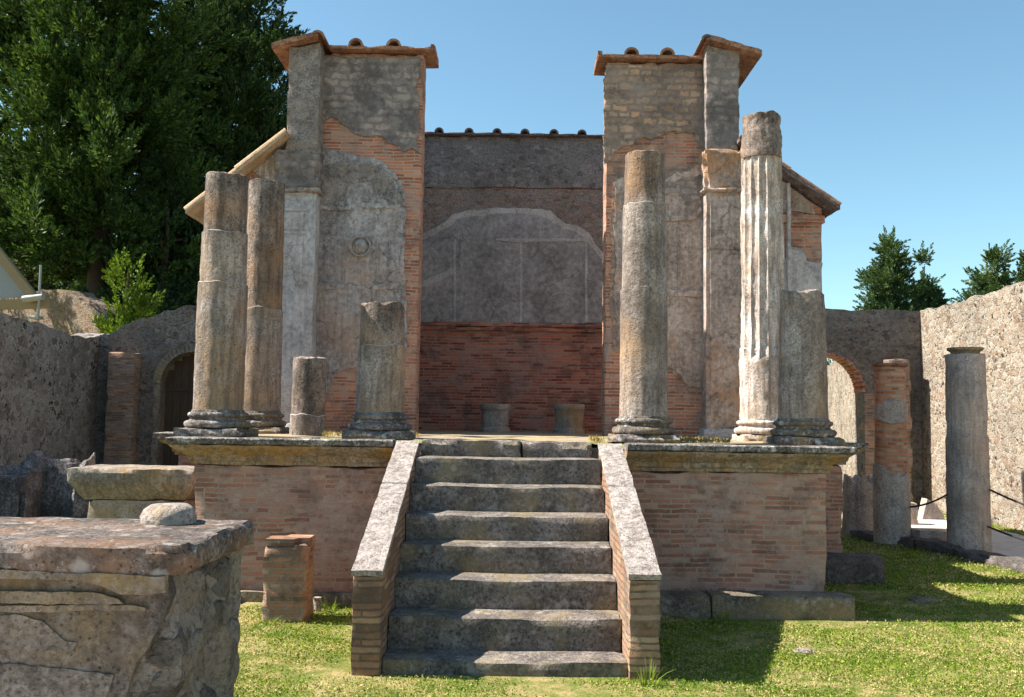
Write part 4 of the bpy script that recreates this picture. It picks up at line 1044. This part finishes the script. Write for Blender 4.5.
# right wall (runs in depth); top from the photograph
def on_wall(px, py, x):      # point on the plane X=x seen at a pixel -> (y, z)
    d = CM.to_3x3() @ Vector(((px-512)/F, -(py-348.5)/F, -1.0)); k = x/d.x
    return d.y*k, EYE+d.z*k
tp = [on_wall(px, py, XW) for px, py in ((914, 311), (924, 309.5), (940, 307), (955, 303), (970, 298), (985, 294), (1000, 289), (1015, 284), (1024, 281))]
tp = [(tp[-1][0]-3, tp[-1][1]+0.1), (tp[-1][0]-6, tp[-1][1]-0.3), (2, 3.6)][::-1]+tp[::-1]
tp[-1] = (YR+0.5, tp[-1][1])
outl = walltop(tp, 0.15, 0.05, 3)
bm = NB(); plateX(bm, outl+[(YR+0.5, -0.2), (2, -0.2)], XW, XW+0.6)
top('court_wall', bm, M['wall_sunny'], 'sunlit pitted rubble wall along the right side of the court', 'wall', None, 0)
# right rear wall with arch
def rear_outline(pxs, base_px, Y): return [at(p[0], p[1], Y) for p in pxs]
YRW = YR
topl = [at(px, py, YRW) for px, py in ((700, 308), (790, 309), (826, 309), (850, 309.5), (880, 310), (909, 311))]
xj0, xj1, zs = X(790, YRW), X(864, YRW, 420), Z(392, YRW, 862)
arc = []
cxa, ra = (xj0+xj1)/2, (xj1-xj0)/2
for k in range(25):
    a = math.pi*k/24; arc.append((cxa+ra*math.cos(a), zs+ra*1.03*math.sin(a)))
pts = walltop(topl, 0.12, 0.035, 5)+[(XW-0.01, Z(311, YRW, 909)), (XW-0.01, -0.2), (xj1, -0.2)]+arc+[(xj0, -0.2), (topl[0][0], -0.2)]
bm = NB(); plateY(bm, pts, YRW, YRW+0.55)
rw = top('arched_wall', bm, M['wall_arch'], 'dark rubble wall with a round brick arch, joining the sunlit right wall', 'wall', None, 0)
# brick ring of the arch + jamb
bm = NB()
for k in range(24):
    a0, a1 = math.pi*k/24, math.pi*(k+0.86)/24
    r0_, r1_ = ra-0.02, ra+0.03+0.012*math.sin(k*2.1)
    q = [(cxa+r0_*math.cos(a0), zs+r0_*1.03*math.sin(a0)), (cxa+r1_*math.cos(a0), zs+r1_*1.03*math.sin(a0)), (cxa+r1_*math.cos(a1), zs+r1_*1.03*math.sin(a1)), (cxa+r0_*math.cos(a1), zs+r0_*1.03*math.sin(a1))]
    plateY(bm, q, YRW-0.02, YRW+0.57)
obj('arch_ring', bm, M['brick_cella'], rw, 0)
bm = NB(); gbox(bm, xj1+0.002, xj1+0.30, YRW-0.03, YRW+0.5, -0.1, zs, 0.08, 0.02, 0.012); obj('brick_jamb', bm, M['brick_old'], rw)
bm = NB(); gbox(bm, X(888, YRW-0.3), X(911, YRW-0.3), YRW-0.35, YRW-0.001, -0.1, Z(360, YRW, 900), 0.08, 0.035, 0.015); obj('brick_pilaster', bm, M['brick_old'], rw)
# wall seen through the arch
bm = NB(); o_ = resample([(-0.1, 3.5), (4, 3.7), (8, 3.5), (14, 3.8)], 0.2, 0.05, 7, None, False)
plateX(bm, o_+[(14, -0.2), (-0.1, -0.2)], 0, 0.5)
bmesh.ops.rotate(bm, verts=bm.verts[:], cent=(0, 0, 0), matrix=Matrix.Rotation(R(-11), 3, 'Z'))
bmesh.ops.translate(bm, verts=bm.verts[:], vec=(8.1, YR+0.75, 0))
top('street_wall', bm, M['wall_sunny'], 'bright sunlit rubble wall seen through the arch on the right', 'wall', None, 0)
# left wall and rear left wall
tpl = [on_wall(px, py, -XW) for px, py in ((0, 313), (20, 318), (40, 323), (60, 331), (75, 336), (90, 337.5), (106, 333))]
tpl = [(2, 3.3), (tpl[0][0]-3, tpl[0][1]+0.1)]+tpl; tpl[-1] = (YR+0.4, tpl[-1][1])
bm = NB(); plateX(bm, walltop(tpl, 0.15, 0.04, 11)+[(YR+0.4, -0.2), (2, -0.2)], -XW, -XW-0.6)
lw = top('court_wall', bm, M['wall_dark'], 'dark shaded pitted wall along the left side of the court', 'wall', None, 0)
YL = YR-0.2
topl = [at(px, py, YL) for px, py in ((106, 335), (118, 328), (130, 323), (142, 318), (154, 316), (166, 312), (178, 309), (190, 305), (230, 302), (300, 300))]
xj0, xj1, zs = X(160, YL, 400), X(222, YL, 400), Z(384, YL, 165)
cxa, ra = (xj0+xj1)/2, (xj1-xj0)/2
arc = [(cxa+ra*math.cos(math.pi*k/24), zs+ra*1.05*math.sin(math.pi*k/24)) for k in range(25)]
pts = walltop(topl, 0.12, 0.06, 15)+[(topl[-1][0], -0.2), (xj1, -0.2)]+arc+[(xj0, -0.2), (-XW+0.01, -0.2), (-XW+0.01, topl[0][1])]
bm = NB(); plateY(bm, pts, YL, YL+0.55)
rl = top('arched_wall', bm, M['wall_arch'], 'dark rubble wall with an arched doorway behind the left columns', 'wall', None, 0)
bm = NB()
for k in range(26):
    a0, a1 = math.pi*k/26, math.pi*(k+0.9)/26
    r0_, r1_ = ra+0.001, ra+0.16
    q = [(cxa+r0_*math.cos(a0), zs+r0_*1.05*math.sin(a0)), (cxa+r1_*math.cos(a0), zs+r1_*1.05*math.sin(a0)), (cxa+r1_*math.cos(a1), zs+r1_*1.05*math.sin(a1)), (cxa+r0_*math.cos(a1), zs+r0_*1.05*math.sin(a1))]
    plateY(bm, q, YL-0.03, YL+0.2)
obj('arch_ring', bm, M['plinth'], rl, 0)
bm = NB(); gbox(bm, xj0-0.14, xj0-0.002, YL-0.025, YL+0.4, -0.1, zs, 0.08, 0.02, 0.01); obj('door_jamb', bm, M['plinth'], rl)
bm = NB(); gbox(bm, X(106, YL-0.3), X(133, YL-0.3), YL-0.35, YL-0.001, -0.1, Z(353, YL, 118), 0.08, 0.025, 0.012); obj('brick_pilaster', bm, M['brick_old'], rl)
dd = empty('wooden_door', (cxa, YL+0.3, 0), 'dark plank door inside the arched doorway at the far left', 'door')
bm = NB()
for k in range(8):
    w = (xj1-xj0)/8; a = xj0+k*w
    zz = zs+ra*1.05*math.sqrt(max(0, 1-(((a+w/2)-cxa)/ra)**2)) if True else 0
    box(bm, a+0.004, a+w-0.004, YL+0.3, YL+0.34+0.004*(k % 2), 0, zz-0.02)
obj('planks', bm, M['door_wood'], dd, 0)
bm = NB(); z = Z(389, YL, 170); box(bm, xj0+0.01, xj1-0.01, YL+0.26, YL+0.30, z-0.03, z+0.03); obj('cross_bar', bm, M['door_wood'], dd, 0)
# low mounds of old plaster along the left wall
for a, b_, h, sd_ in ((10.5, 13.6, 0.95, 1), (13.7, 16.4, 0.85, 2), (16.5, 18.6, 0.75, 3)):
    bm = NB(); o_ = resample([(a, 0), (a, h*0.8), ((a*2+b_)/3, h), ((a+2*b_)/3, h*0.8), (b_, h*0.95), (b_, 0)], 0.12, 0.07, sd_)
    plateX(bm, o_, -XW+0.001, -XW+0.09)
    obj('dado_plaster', bm, M['dado'], lw, 0)
for x0, x1, y0, h, sd_, lab in ((-7.6, -6.6, 13.0, 1.02, 4, 'blue-shaded broken stone block at the left edge, before the left wall'),
                          (-6.95, -6.15, 13.6, 1.12, 9, 'tall ragged stone block left of the thick moulded slab'),
                          (-6.1, -5.75, 13.3, 0.80, 14, 'narrow blue-shaded block just left of the thick moulded slab')):
    bm = NB(); gbox(bm, x0, x1, y0, y0+0.6, -0.05, h, 0.06, 0.07, 0.03, 3.5, sd_)
    for v in bm.verts:
        if v.co.z > h-0.25: v.co.z += 0.10*round(2*nz((v.co.x, v.co.y, 0), 3.3, sd_+5))
    top('stone_block', bm, M['dado'], lab, 'stone block', 'broken blocks along the left wall', 20)

# ------------------------------------------------------------------ right portico
PG = 'columns of the right portico'
# brick column
Y = 14.5; cx = X(890.5, Y); zt = Z(366, Y, 887)
t = empty('portico_column', (cx, Y, 0), 'slim brick column with plaster left on its lower half, beside the arch', 'column', PG)
bm = NB(); n = 40
lathe(bm, 0, 0, [(0.245-0.03*(k/n), zt*k/n) for k in range(n+1)], 48, lambda r, z, a: r+0.010*fbm((math.cos(a), math.sin(a), z), 3, 2)+0.006*math.sin(z/0.055*math.pi)*nz((a*2, z*9, 0), 1))
obj('brick_shaft', bm, M['brick_round'], t, 45, True)
def coat(R0, z0_, ztopfn, thick=0.03, segs=56):
    bm = NB(); o, i_, tt = [], [], []
    nn = 24
    for s in range(segs):
        a = 2*math.pi*s/segs; zt_ = ztopfn(a)
        o.append([bm.verts.new(((R0+thick+0.008*nz((math.cos(a), math.sin(a), k*0.2), 2.5))*math.cos(a), (R0+thick+0.008*nz((math.cos(a), math.sin(a), k*0.2), 2.5))*math.sin(a), z0_+(zt_-z0_)*k/nn)) for k in range(nn+1)])
        i_.append(bm.verts.new(((R0-0.02)*math.cos(a), (R0-0.02)*math.sin(a), zt_)))
    for s in range(segs):
        u = (s+1) % segs
        for k in range(nn): bm.faces.new((o[s][k], o[u][k], o[u][k+1], o[s][k+1]))
        bm.faces.new((o[s][nn], o[u][nn], i_[u], i_[s]))
    return bm
zj = Z(475, Y, 890)
obj('plaster_coat', coat(0.235, -0.02, lambda a: zj+0.14*fbm((math.cos(a)*1.5, math.sin(a)*1.5, 1), 1.2, 3)+0.16*max(0, -math.cos(a))), M['marble'], t, 40, True)
bm = NB(); lathe(bm, 0, 0, [(0.22, zt-0.02), (0.262, zt-0.005), (0.262, zt+0.03), (0.22, zt+0.034)], 40, lambda r, z, a: r+0.006*nz((a*3, z, 0), 1)); obj('cap_tile', bm, M['terracotta'], t, 40, True)
# patch of plaster high on the brick column
zp0, zp1 = Z(424, Y, 890), Z(400, Y, 890)
bm = NB(); nn = 20
rows = []
for s in range(nn+1):
    a = R(180)+R(170)*s/nn
    w = 1-abs(s/nn*2-1)**3*0.7+0.2*nz((s*0.4, 0, 0), 1)
    zm = (zp0+zp1)/2; h = (zp1-zp0)/2*w
    rows.append([bm.verts.new(((0.228+th)*math.cos(a), (0.228+th)*math.sin(a), zm+h*q)) for th, q in ((0, -1), (0.02, -0.9), (0.022, 0.9), (0, 1))])
for s in range(nn):
    for k in range(3): bm.faces.new((rows[s][k], rows[s+1][k], rows[s+1][k+1], rows[s][k+1]))
obj('plaster_patch', bm, M['marble'], t, 40, True)
# plastered column
Y = 13.4; cx = X(966.5, Y); zt = Z(355, Y, 962)
t = empty('portico_column', (cx, Y, 0), 'grey plastered column with a small cap stone, in front of the sunlit wall', 'column', PG)
bm = shaft(cx, Y, -0.05, zt, 0.285, 0.262, ((Z(437, Y, 965), 0.012), (Z(420, Y, 965), -0.006)), 3.4, 0.01, rough=0.012)
obj('shaft', bm, M['plaster_col'], t, 45)
bm = NB(); lathe(bm, cx, Y, [(0.18, zt-0.01), (0.19, zt+0.04), (0.235, zt+0.07), (0.24, zt+0.10), (0.1, zt+0.105)], 40, lambda r, z, a: r+0.012*nz((math.cos(a), math.sin(a), z), 2.5)); obj('cap_stone', bm, M['plinth'], t, 40)
# carved lobed stone
Y = 15.7; cx = X(859, Y); h = Z(475, Y, 860)
bm = NB(); segs = 72
def lobe(r, z, a):
    k = z/h
    return r*(1+0.10*abs(math.sin(a*3.0+0.4)))*(1-0.12*k)+0.008*nz((math.cos(a), math.sin(a), z), 4)
def lz(r, z, a):
    return z-0.13*(abs(math.cos(a*3.0+0.4))**2)*(1 if z > h*0.9 else 0)+0.02*nz((a, z, 1), 3)
lathe(bm, cx, Y, [(0.27, -0.04), (0.27, h*0.3), (0.272, h*0.6), (0.275, h*0.8), (0.27, h), (0.20, h-0.01), (0.17, h-0.2), (0.05, h-0.25)], segs, lobe, lz)
top('carved_stone', bm, M['marble'], 'lobed carved stone with a hollow top, left of the brick column', 'carved stone', None, 45)
# loose block between the columns
Y = 14.1
bm = NB(); gbox(bm, X(918, Y), X(947, Y), Y, Y+0.4, -0.02, 0.25, 0.05, 0.025, 0.008, 6, 3)
top('stone_block', bm, M['marble'], 'squared grey block lying between the two portico columns', 'stone block')
bm = NB(); gbox(bm, X(907, 17.0), X(917, 17.0), 17.0, 17.3, -0.02, 0.42, 0.05, 0.03, 0.01, 6, 3)
top('stone_block', bm, M['pale_stone'], 'small pale block at the foot of the sunlit wall behind the brick column', 'stone block')
bm = NB(); plateY(bm, [(X(920, 18), -0.02), (X(945, 18), -0.02), (X(936, 18), 0.30), (X(926, 18), 0.42)], 18.0, 18.25)
top('stone_block', bm, M['plaster_col'], 'leaning triangular slab against the foot of the sunlit wall', 'stone block', None, 0)
# kerb stones
kp = [(5.55, 15.3), (5.72, 14.75), (6.02, 14.0), (6.22, 13.15), (6.36, 12.3), (6.46, 11.4)]
for k in range(len(kp)-1):
    a, b_ = Vector(kp[k]), Vector(kp[k+1]); d = (b_-a); L = d.length
    t_ = bpy.data.objects
    bm = NB(); gbox(bm, -0.17, 0.17, 0.01, L-0.01, -0.06, 0.12+0.02*(k % 3), 0.06, 0.05, 0.02, 5, k*1.7)
    bmesh.ops.rotate(bm, verts=bm.verts[:], cent=(0, 0, 0), matrix=Matrix.Rotation(math.atan2(d.y, d.x)-math.pi/2, 3, 'Z'))
    bmesh.ops.translate(bm, verts=bm.verts[:], vec=(a.x, a.y, 0))
    lab = ['worn kerb block under the carved stone', 'kerb block at the foot of the brick column', 'kerb block between the two portico columns',
           'kerb block at the foot of the plastered column', 'lit kerb block cut by the right edge of the photo'][k]
    top('kerb_block', bm, M['kerb'], lab, 'kerb', 'kerb blocks along the portico', 50)
# ropes
def rope(p0, p1, sag, label):
    bm = NB(); p0 = Vector(p0); p1 = Vector(p1)
    tube(bm, [p0.lerp(p1, k/20)-Vector((0, 0, sag*4*(k/20)*(1-k/20))) for k in range(21)], 0.014, 8)
    top('barrier_rope', bm, M['rope'], label, 'rope', 'ropes of the barrier', 60)
x_, z_ = at(986, 487, 13.35); x2, z2_ = at(1045, 512, 11.6)
rope((x_, 13.4, z_), (x2, 11.6, z2_), 0.02, 'upper dark rope running right from the plastered column')
x_, z_ = at(984, 524, 13.3); x2, z2_ = at(1045, 546, 11.6)
rope((x_, 13.4, z_), (x2, 11.6, z2_), 0.02, 'lower dark rope running right from the plastered column')
x_, z_ = at(904, 507, 14.5); x2, z2_ = at(948, 494, 13.4)
rope((x_, 14.5, z_), (x2, 13.4, z2_), 0.05, 'dark rope slung between the brick and plastered columns')

# ------------------------------------------------------------------ behind the left wall
RW0, RWD = Vector((-10.4, 24.3)), Vector((-0.8, 0.6))
def on_ruin(px, py):
    d = CM.to_3x3() @ Vector(((px-512)/F, -(py-348.5)/F, -1.0))
    # RW0 + t*RWD = k*(d.x, d.y)
    det = RWD.x*(-d.y)-(-d.x)*RWD.y
    t = (-RW0.x*(-d.y)-(-d.x)*(-RW0.y))/det; k = (RWD.x*(-RW0.y)-RWD.y*(-RW0.x))/det
    return t, EYE+d.z*k
o_ = [on_ruin(px, py) for px, py in ((-60, 300), (0, 296), (20, 293), (55, 290), (64, 290), (68, 295), (80, 298), (88, 306), (94, 315), (98, 326), (101, 338))]
bm = NB(); slab_poly(bm, walltop(o_, 0.15, 0.05, 21)+[(o_[-1][0]-0.1, -0.1), (o_[0][0], -0.1)],
    lambda u, v: (RW0.x+RWD.x*u, RW0.y+RWD.y*u, v), lambda u, v: (RW0.x+RWD.x*u+0.5, RW0.y+RWD.y*u+0.65, v))
top('ruined_wall', bm, M['ruin_brick'], 'sunlit ruined brick wall with a rounded end, beyond the left wall', 'wall', None, 0)
bm = NB(); x0, z0 = at(-60, 302, Y-0.02); x1, z1 = at(64, 291, Y-0.02)
sh = empty('timber_shelter', (X(-20, 24), 24.0, 0), 'modern timber shelter roof with a steel pole, at the left edge', 'shelter')
Y = 24.0
bm.free(); bm = NB()
def beam(bm, a, b_, w, y0, y1):
    a, b_ = Vector(a), Vector(b_); d = (b_-a).normalized(); q = Vector((-d.y, d.x))*w/2
    plateY(bm, [tuple(a+q), tuple(a-q), tuple(b_-q), tuple(b_+q)], y0, y1)
bm = NB(); beam(bm, at(-45, 200, Y), at(34, 300, Y), 0.22, Y, Y+0.18); obj('rafter', bm, M['timber'], sh, 0)
bm = NB(); beam(bm, at(-60, 305, Y), at(46, 302, Y), 0.24, Y+0.181, Y+0.36); obj('tie_beam', bm, M['timber'], sh, 0)
bm = NB(); plateY(bm, [at(-45, 215, Y+.2), at(28, 296, Y+.2), at(-45, 299, Y+.2)], Y+0.37, Y+0.40); obj('gable_sheet', bm, M['sheet'], sh, 0)
bm = NB(); tube(bm, [(X(39, Y-0.1, 300), Y-0.1, 0), (X(39, Y-0.1, 300), Y-0.1, Z(265, Y-0.1, 39))], 0.03, 10); pole = obj('pole', bm, M['steel'], sh, 40)
bm = NB(); z = Z(303, Y, 39); x = X(39, Y, 300); tube(bm, [(x-0.35, Y-0.1, Z(300, Y, 39)), (x+0.15, Y-0.1, Z(297, Y, 39))], 0.09, 10); obj('cross_pipe', bm, M['steel'], sh, 40)
bm = NB(); z = Z(318, Y, 39); gbox(bm, x-0.13, x+0.13, Y-0.24, Y+0.04, z-0.04, z+0.04, 0.06, 0.01, 0.003); obj('clamp', bm, M['steel'], pole)

# ------------------------------------------------------------------ trees
def leaf_object(name, C_, Nn, S, mat, parent, aspect=0.5):
    """quads as leaf sprays: centres, long axes, sizes (world) -> one mesh"""
    n = len(C_)
    d = Nn/np.maximum(np.linalg.norm(Nn, axis=1, keepdims=True), 1e-6)
    r = RNG.normal(size=(n, 3)); s = np.cross(d, r); s /= np.maximum(np.linalg.norm(s, axis=1, keepdims=True), 1e-6)
    L = S[:, None]; W = (S*aspect)[:, None]
    v = np.empty((n, 4, 3), dtype=np.float32)
    v[:, 0] = C_-d*L*0.5; v[:, 1] = C_+s*W*0.5+d*L*0.1; v[:, 2] = C_+d*L*0.5; v[:, 3] = C_-s*W*0.5+d*L*0.1
    v = v.reshape(-1, 3)-np.array(root_loc(parent) if parent else (0, 0, 0), dtype=np.float32)
    me = bpy.data.meshes.new(name); me.vertices.add(n*4); me.vertices.foreach_set('co', v.ravel().astype(np.float32))
    me.loops.add(n*4); me.loops.foreach_set('vertex_index', np.arange(n*4, dtype=np.int32))
    me.polygons.add(n); me.polygons.foreach_set('loop_start', np.arange(0, n*4, 4, dtype=np.int32)); me.polygons.foreach_set('loop_total', np.full(n, 4, dtype=np.int32))
    me.update(); me.validate(); me.materials.append(mat)
    o = bpy.data.objects.new(name, me); COL.objects.link(o)
    if parent: o.parent = parent
    return o
def clump_leaves(cents, rads, per, size, up=0.6, flat=0.8, axis=None):
    """leaf sprays round each clump centre, pointing out and up"""
    Cs, Ns, Ss = [], [], []
    for i, (p, r) in enumerate(zip(cents, rads)):
        n = int(per*(0.7+0.6*RNG.random()))
        u = RNG.normal(size=(n, 3)); u /= np.linalg.norm(u, axis=1, keepdims=True)
        k = 0.45+0.55*RNG.random(n)**0.5
        q = u*k[:, None]*r; q[:, 2] *= flat
        Cs.append(p+q); Ns.append(u+np.array([0, 0, up])+RNG.normal(size=(n, 3))*0.35 + (axis[i] if axis is not None else 0)); Ss.append(size*(0.6+0.8*RNG.random(n)))
    return np.concatenate(Cs), np.concatenate(Ns), np.concatenate(Ss)
def tree(name, x, y, height, rfun, mat, label, nclump, crad, per, size, z0=0.5, gap=-9, seed=0.0, up=0.6, lumps=0.25, group=None, limbs=10, flat=0.85, sub=5, asp=0.34):
    t = empty(name, (x, y, 0), label, 'tree', group)
    bm = NB(); tube(bm, [(x+0.1*nz((k, 0, seed), 0.7), y+0.1*nz((k, 5, seed), 0.7), height*0.95*k/12) for k in range(13)], max(0.12, height*0.02), 10, 0.03)
    for k in range(limbs):
        z = z0+(height-z0)*(0.08+0.8*k/limbs); a = k*2.4+seed; rr = rfun(z)*0.8
        tube(bm, [(x, y, z), (x+rr*0.5*math.cos(a), y+rr*0.5*math.sin(a), z+rr*0.15), (x+rr*math.cos(a), y+rr*math.sin(a), z+rr*0.45)], 0.07, 6, 0.02)
    obj('trunk', bm, M['bark'], t, 60)
    cents, rads, ax = [], [], []
    while len(cents) < nclump:
        z = z0+(height-z0)*random.random(); Rm = rfun(z)
        if random.random() > (Rm/ max(rfun(z0+(height-z0)*0.3), 1e-3)): continue
        a = random.random()*2*math.pi; k = random.random()**0.45
        lump = 1+lumps*nz((math.cos(a)*1.2, math.sin(a)*1.2, z*0.45), 1.6, seed)*2
        rr = Rm*k*lump
        p = (x+rr*math.cos(a), y+rr*math.sin(a), z)
        if nz(p, 0.55, seed+3) < gap: continue
        cents.append(p); rads.append(crad*(0.6+0.8*random.random())); ax.append((math.cos(a)*0.6*k, math.sin(a)*0.6*k, 0))
    cents = np.array(cents); rads = np.array(rads); ax = np.array(ax)
    # every clump is a bunch of feathery sprays that point out and up
    cc = np.repeat(cents, sub, axis=0); rr = np.repeat(rads, sub); aa = np.repeat(ax, sub, axis=0)
    u = RNG.normal(size=(len(cc), 3)); u /= np.linalg.norm(u, axis=1, keepdims=True)
    d = aa*1.2+u*0.8+np.array([0, 0, up]); d /= np.linalg.norm(d, axis=1, keepdims=True)
    cc = cc+u*(rr*0.6)[:, None]
    m = len(cc); n = per
    w = RNG.random((m, n))**0.8
    q = RNG.normal(size=(m, n, 3))
    L = (rr*1.25)[:, None]*(0.8+0.4*RNG.random((m, 1)))
    Rad = (rr*0.34)[:, None]*(1.05-w)
    q -= d[:, None, :]*np.sum(q*d[:, None, :], axis=2, keepdims=True)
    q /= np.maximum(np.linalg.norm(q, axis=2, keepdims=True), 1e-6)
    C_ = cc[:, None, :]+d[:, None, :]*(L*(w-0.35))[:, :, None]+q*(Rad*RNG.random((m, n))**0.5)[:, :, None]
    N_ = d[:, None, :]+q*0.55+RNG.normal(size=(m, n, 3))*0.18
    C_ = C_.reshape(-1, 3); N_ = N_.reshape(-1, 3); S_ = size*(0.6+0.8*RNG.random(len(C_)))
    leaf_object('crown', C_, N_, S_, mat, t, asp)
    return t
tree('cypress_tree', -10.6, 34, 21.5, lambda z: 2.9*min(1, (22.5-z)/8)*(0.9+0.1*math.sin(z*1.3)), M['cypress_b'], 'dense dark cypress directly left of the left temple pier', 640, 0.62, 60, 0.165, 1.0, -0.6, 1.0, up=0.9, sub=9)
tree('cypress_tree', -13.0, 29.5, 20.0, lambda z: 3.3*min(1, (21-z)/8)*(0.85+0.15*math.sin(z*0.9+1)), M['cypress'], 'spreading green cypress with sky gaps filling the top left corner', 560, 0.64, 60, 0.16, 6.3, -0.13, 2.0, lumps=0.5, up=0.7, sub=9)
tree('cypress_tree', -17.0, 33, 20.0, lambda z: 3.2*min(1, (21-z)/8), M['cypress'], 'cypress cut by the left edge of the photo', 300, 0.64, 56, 0.18, 6.6, -0.12, 5.0, lumps=0.5, up=0.7, sub=9)
tree('cypress_tree', -10.9, 29.5, 9.8, lambda z: 1.9*min(1, (11-z)/4), M['cypress_b'], 'low dark cypress under the two tall ones, above the arched doorway wall', 150, 0.55, 56, 0.15, 0.5, -0.3, 7.0, up=0.9, sub=9)
# bright shrub
tree('green_shrub', X(122, 24.5), 24.5, Z(258, 24.5, 122), lambda z: 0.72*min(1, (6.6-z)/3.2), M['bright_leaf'], 'bright yellow-green shrub peeping over the dip in the left wall', 120, 0.32, 34, 0.10, 1.0, -0.7, 4.0, up=1.4, sub=7)
for k, (px, Y, yt, r_) in enumerate(((20, 52, 240, 4.0), (75, 56, 238, 4.5))):
    tree('olive_tree', X(px, Y), Y, Z(yt, Y, px), lambda z, r_=r_, h=Z(yt, Y, px): r_*math.sqrt(max(0.02, 1-((z-h*0.55)/(h*0.46))**2)), M['blue_leaf'],
         ('far blue-green tree behind the timber shelter', 'far blue-green tree behind the sunlit ruined wall')[k], 150, 1.0, 50, 0.26, 2.0, -0.4, 9.0+k, asp=0.6, sub=6, group='far trees on the left')
# right-hand conifers
def spread(px, Y, yt, r_, label, seed, n, lean=0):
    h = Z(yt, Y, px)
    tree('conifer_tree', X(px, Y), Y, h, lambda z: r_*min(1.0, max(0.05, (h-z)/(h*0.5)))*(0.82+0.22*(1-((z+seed)/1.15 % 1.0))), M['conifer'], label, n, 0.46, 70, 0.125, 2.5, -0.3, seed, 0.5, 0.4, 'conifers beyond the right wall', 16, sub=7)
spread(893, 46, 231, 2.6, 'tall conifer with a pointed top beyond the right rear wall', 3.0, 560)
spread(927, 47, 256, 1.8, 'smaller conifer leaning on the right side of the pointed conifer', 6.0, 300)
spread(998, 42, 245, 2.3, 'spreading conifer rising over the sunlit wall at the right edge', 8.0, 420)
spread(1030, 43, 255, 1.9, 'conifer cut by the right edge of the photo', 11.0, 220)

# ------------------------------------------------------------------ lawn
def inside(x, y):
    m = ((np.abs(x) < 3.05) & (y > 9.0)) | ((np.abs(x) < 3.9) & (y > 11.2)) | ((np.abs(x) < 1.05) & (y > 6.68))
    m |= (x > AX0) & (x < AX1) & (y > AY0) & (y < AY1)
    m |= (x > 6.25+np.clip((y-12)*-0.08, -0.5, 0.3)) & (x < 8.3)
    m |= (x > 1.1) & (x < 3.2) & (y > 8.9)
    return m
def scatter(n, y0, y1):
    y = y0*(y1/y0)**RNG.random(n)           # denser near the lens
    y = y0+(y1-y0)*RNG.random(n)**1.7
    x = (RNG.random(n)*2-1)*(y*0.60+0.4)
    k = ~inside(x, y) & (np.abs(x) < 8.8)
    return x[k], y[k]
Cs, Ns, Ss = [], [], []
x, y = scatter(700000, 5.2, 20.2)
n = len(x)
dens = np.array([noise.noise(Vector((a*1.4, b*1.4, 3.0))) for a, b in zip(x[::1], y[::1])])
k = dens > -0.22+0.7*(RNG.random(n)-0.5)+0.35*np.exp(-((x-0.3)/1.6)**2-((y-6.3)/0.35)**2)
x, y = x[k], y[k]; n = len(x)
far = np.clip((y-6)/8, 0, 1)
s = (0.009+0.013*RNG.random(n)**1.5)*(1+0.9*far)
z = s*0.35+0.022*RNG.random(n)**2+np.array([dip(a, b) for a, b in zip(x, y)])
C1 = np.stack([x, y, z], 1); N1 = RNG.normal(size=(n, 3))*0.7+np.array([0, 0, 0.55])
gr = leaf_object('grass', C1, N1, s, M['grass'], None, 0.55); gr['kind'] = 'stuff'
# tufts of weeds: at the right cheek, along walls, by the pillar
def tuft(cx, cy, n, h, spread_, label, mat='weed', z=0.0):
    bm = NB()
    for k in range(n):
        a = random.random()*2*math.pi; L = h*(0.5+0.6*random.random()); o = spread_*random.random()
        bx, by_ = cx+0.05*math.cos(a), cy+0.05*math.sin(a)*0.6
        pts = [Vector((bx+o*math.cos(a)*u**1.6, by_+o*math.sin(a)*u**1.6*0.6, z+L*(u-0.35*u*u*o/spread_))) for u in (0, 0.35, 0.7, 1)]
        q = Vector((-math.sin(a), math.cos(a), 0))
        w = 0.006
        rows = [(bm.verts.new(p-q*w*(1-i/3.2)), bm.verts.new(p+q*w*(1-i/3.2))) for i, p in enumerate(pts)]
        for i in range(3): bm.faces.new((rows[i][0], rows[i][1], rows[i+1][1], rows[i+1][0]))
    return top('grass_tuft', bm, M[mat], label, 'grass tuft', 'tufts of long grass', 0)
tuft(X(648, 6.62), 6.56, 22, 0.24, 0.16, 'long bright grass tuft at the foot of the right cheek wall')
tuft(X(722, 8.82), 8.82, 26, 0.10, 0.12, 'low weed tuft under the plinth stone right of the stairs')
tuft(X(275, 8.3), 8.28, 20, 0.10, 0.12, 'weed tuft at the foot of the short brick pillar')
tuft(X(335, 9.0), 9.0, 24, 0.14, 0.14, 'weed tuft in the corner behind the short brick pillar')
# dry stalks on the podium edge
pts = []
Cs, Ns, Ss = [], [], []
for (px0, px1, Yd, n) in ((680, 732, 9.75, 420), (760, 776, 10.9, 120), (395, 415, 10.0, 90), (320, 350, 10.0, 90), (592, 606, 9.35, 90)):
    xx = X(px0, Yd)+(X(px1, Yd)-X(px0, Yd))*RNG.random(n); yy = Yd+0.5*RNG.random(n)
    Cs.append(np.stack([xx, yy, np.full(n, ZP+0.03)], 1)); Ns.append(RNG.normal(size=(n, 3))*0.6+np.array([0, 0, 0.9])); Ss.append(0.05+0.06*RNG.random(n))
dg = leaf_object('dry_grass', np.concatenate(Cs), np.concatenate(Ns), np.concatenate(Ss), M['straw'], None, 0.18); dg['kind'] = 'stuff'
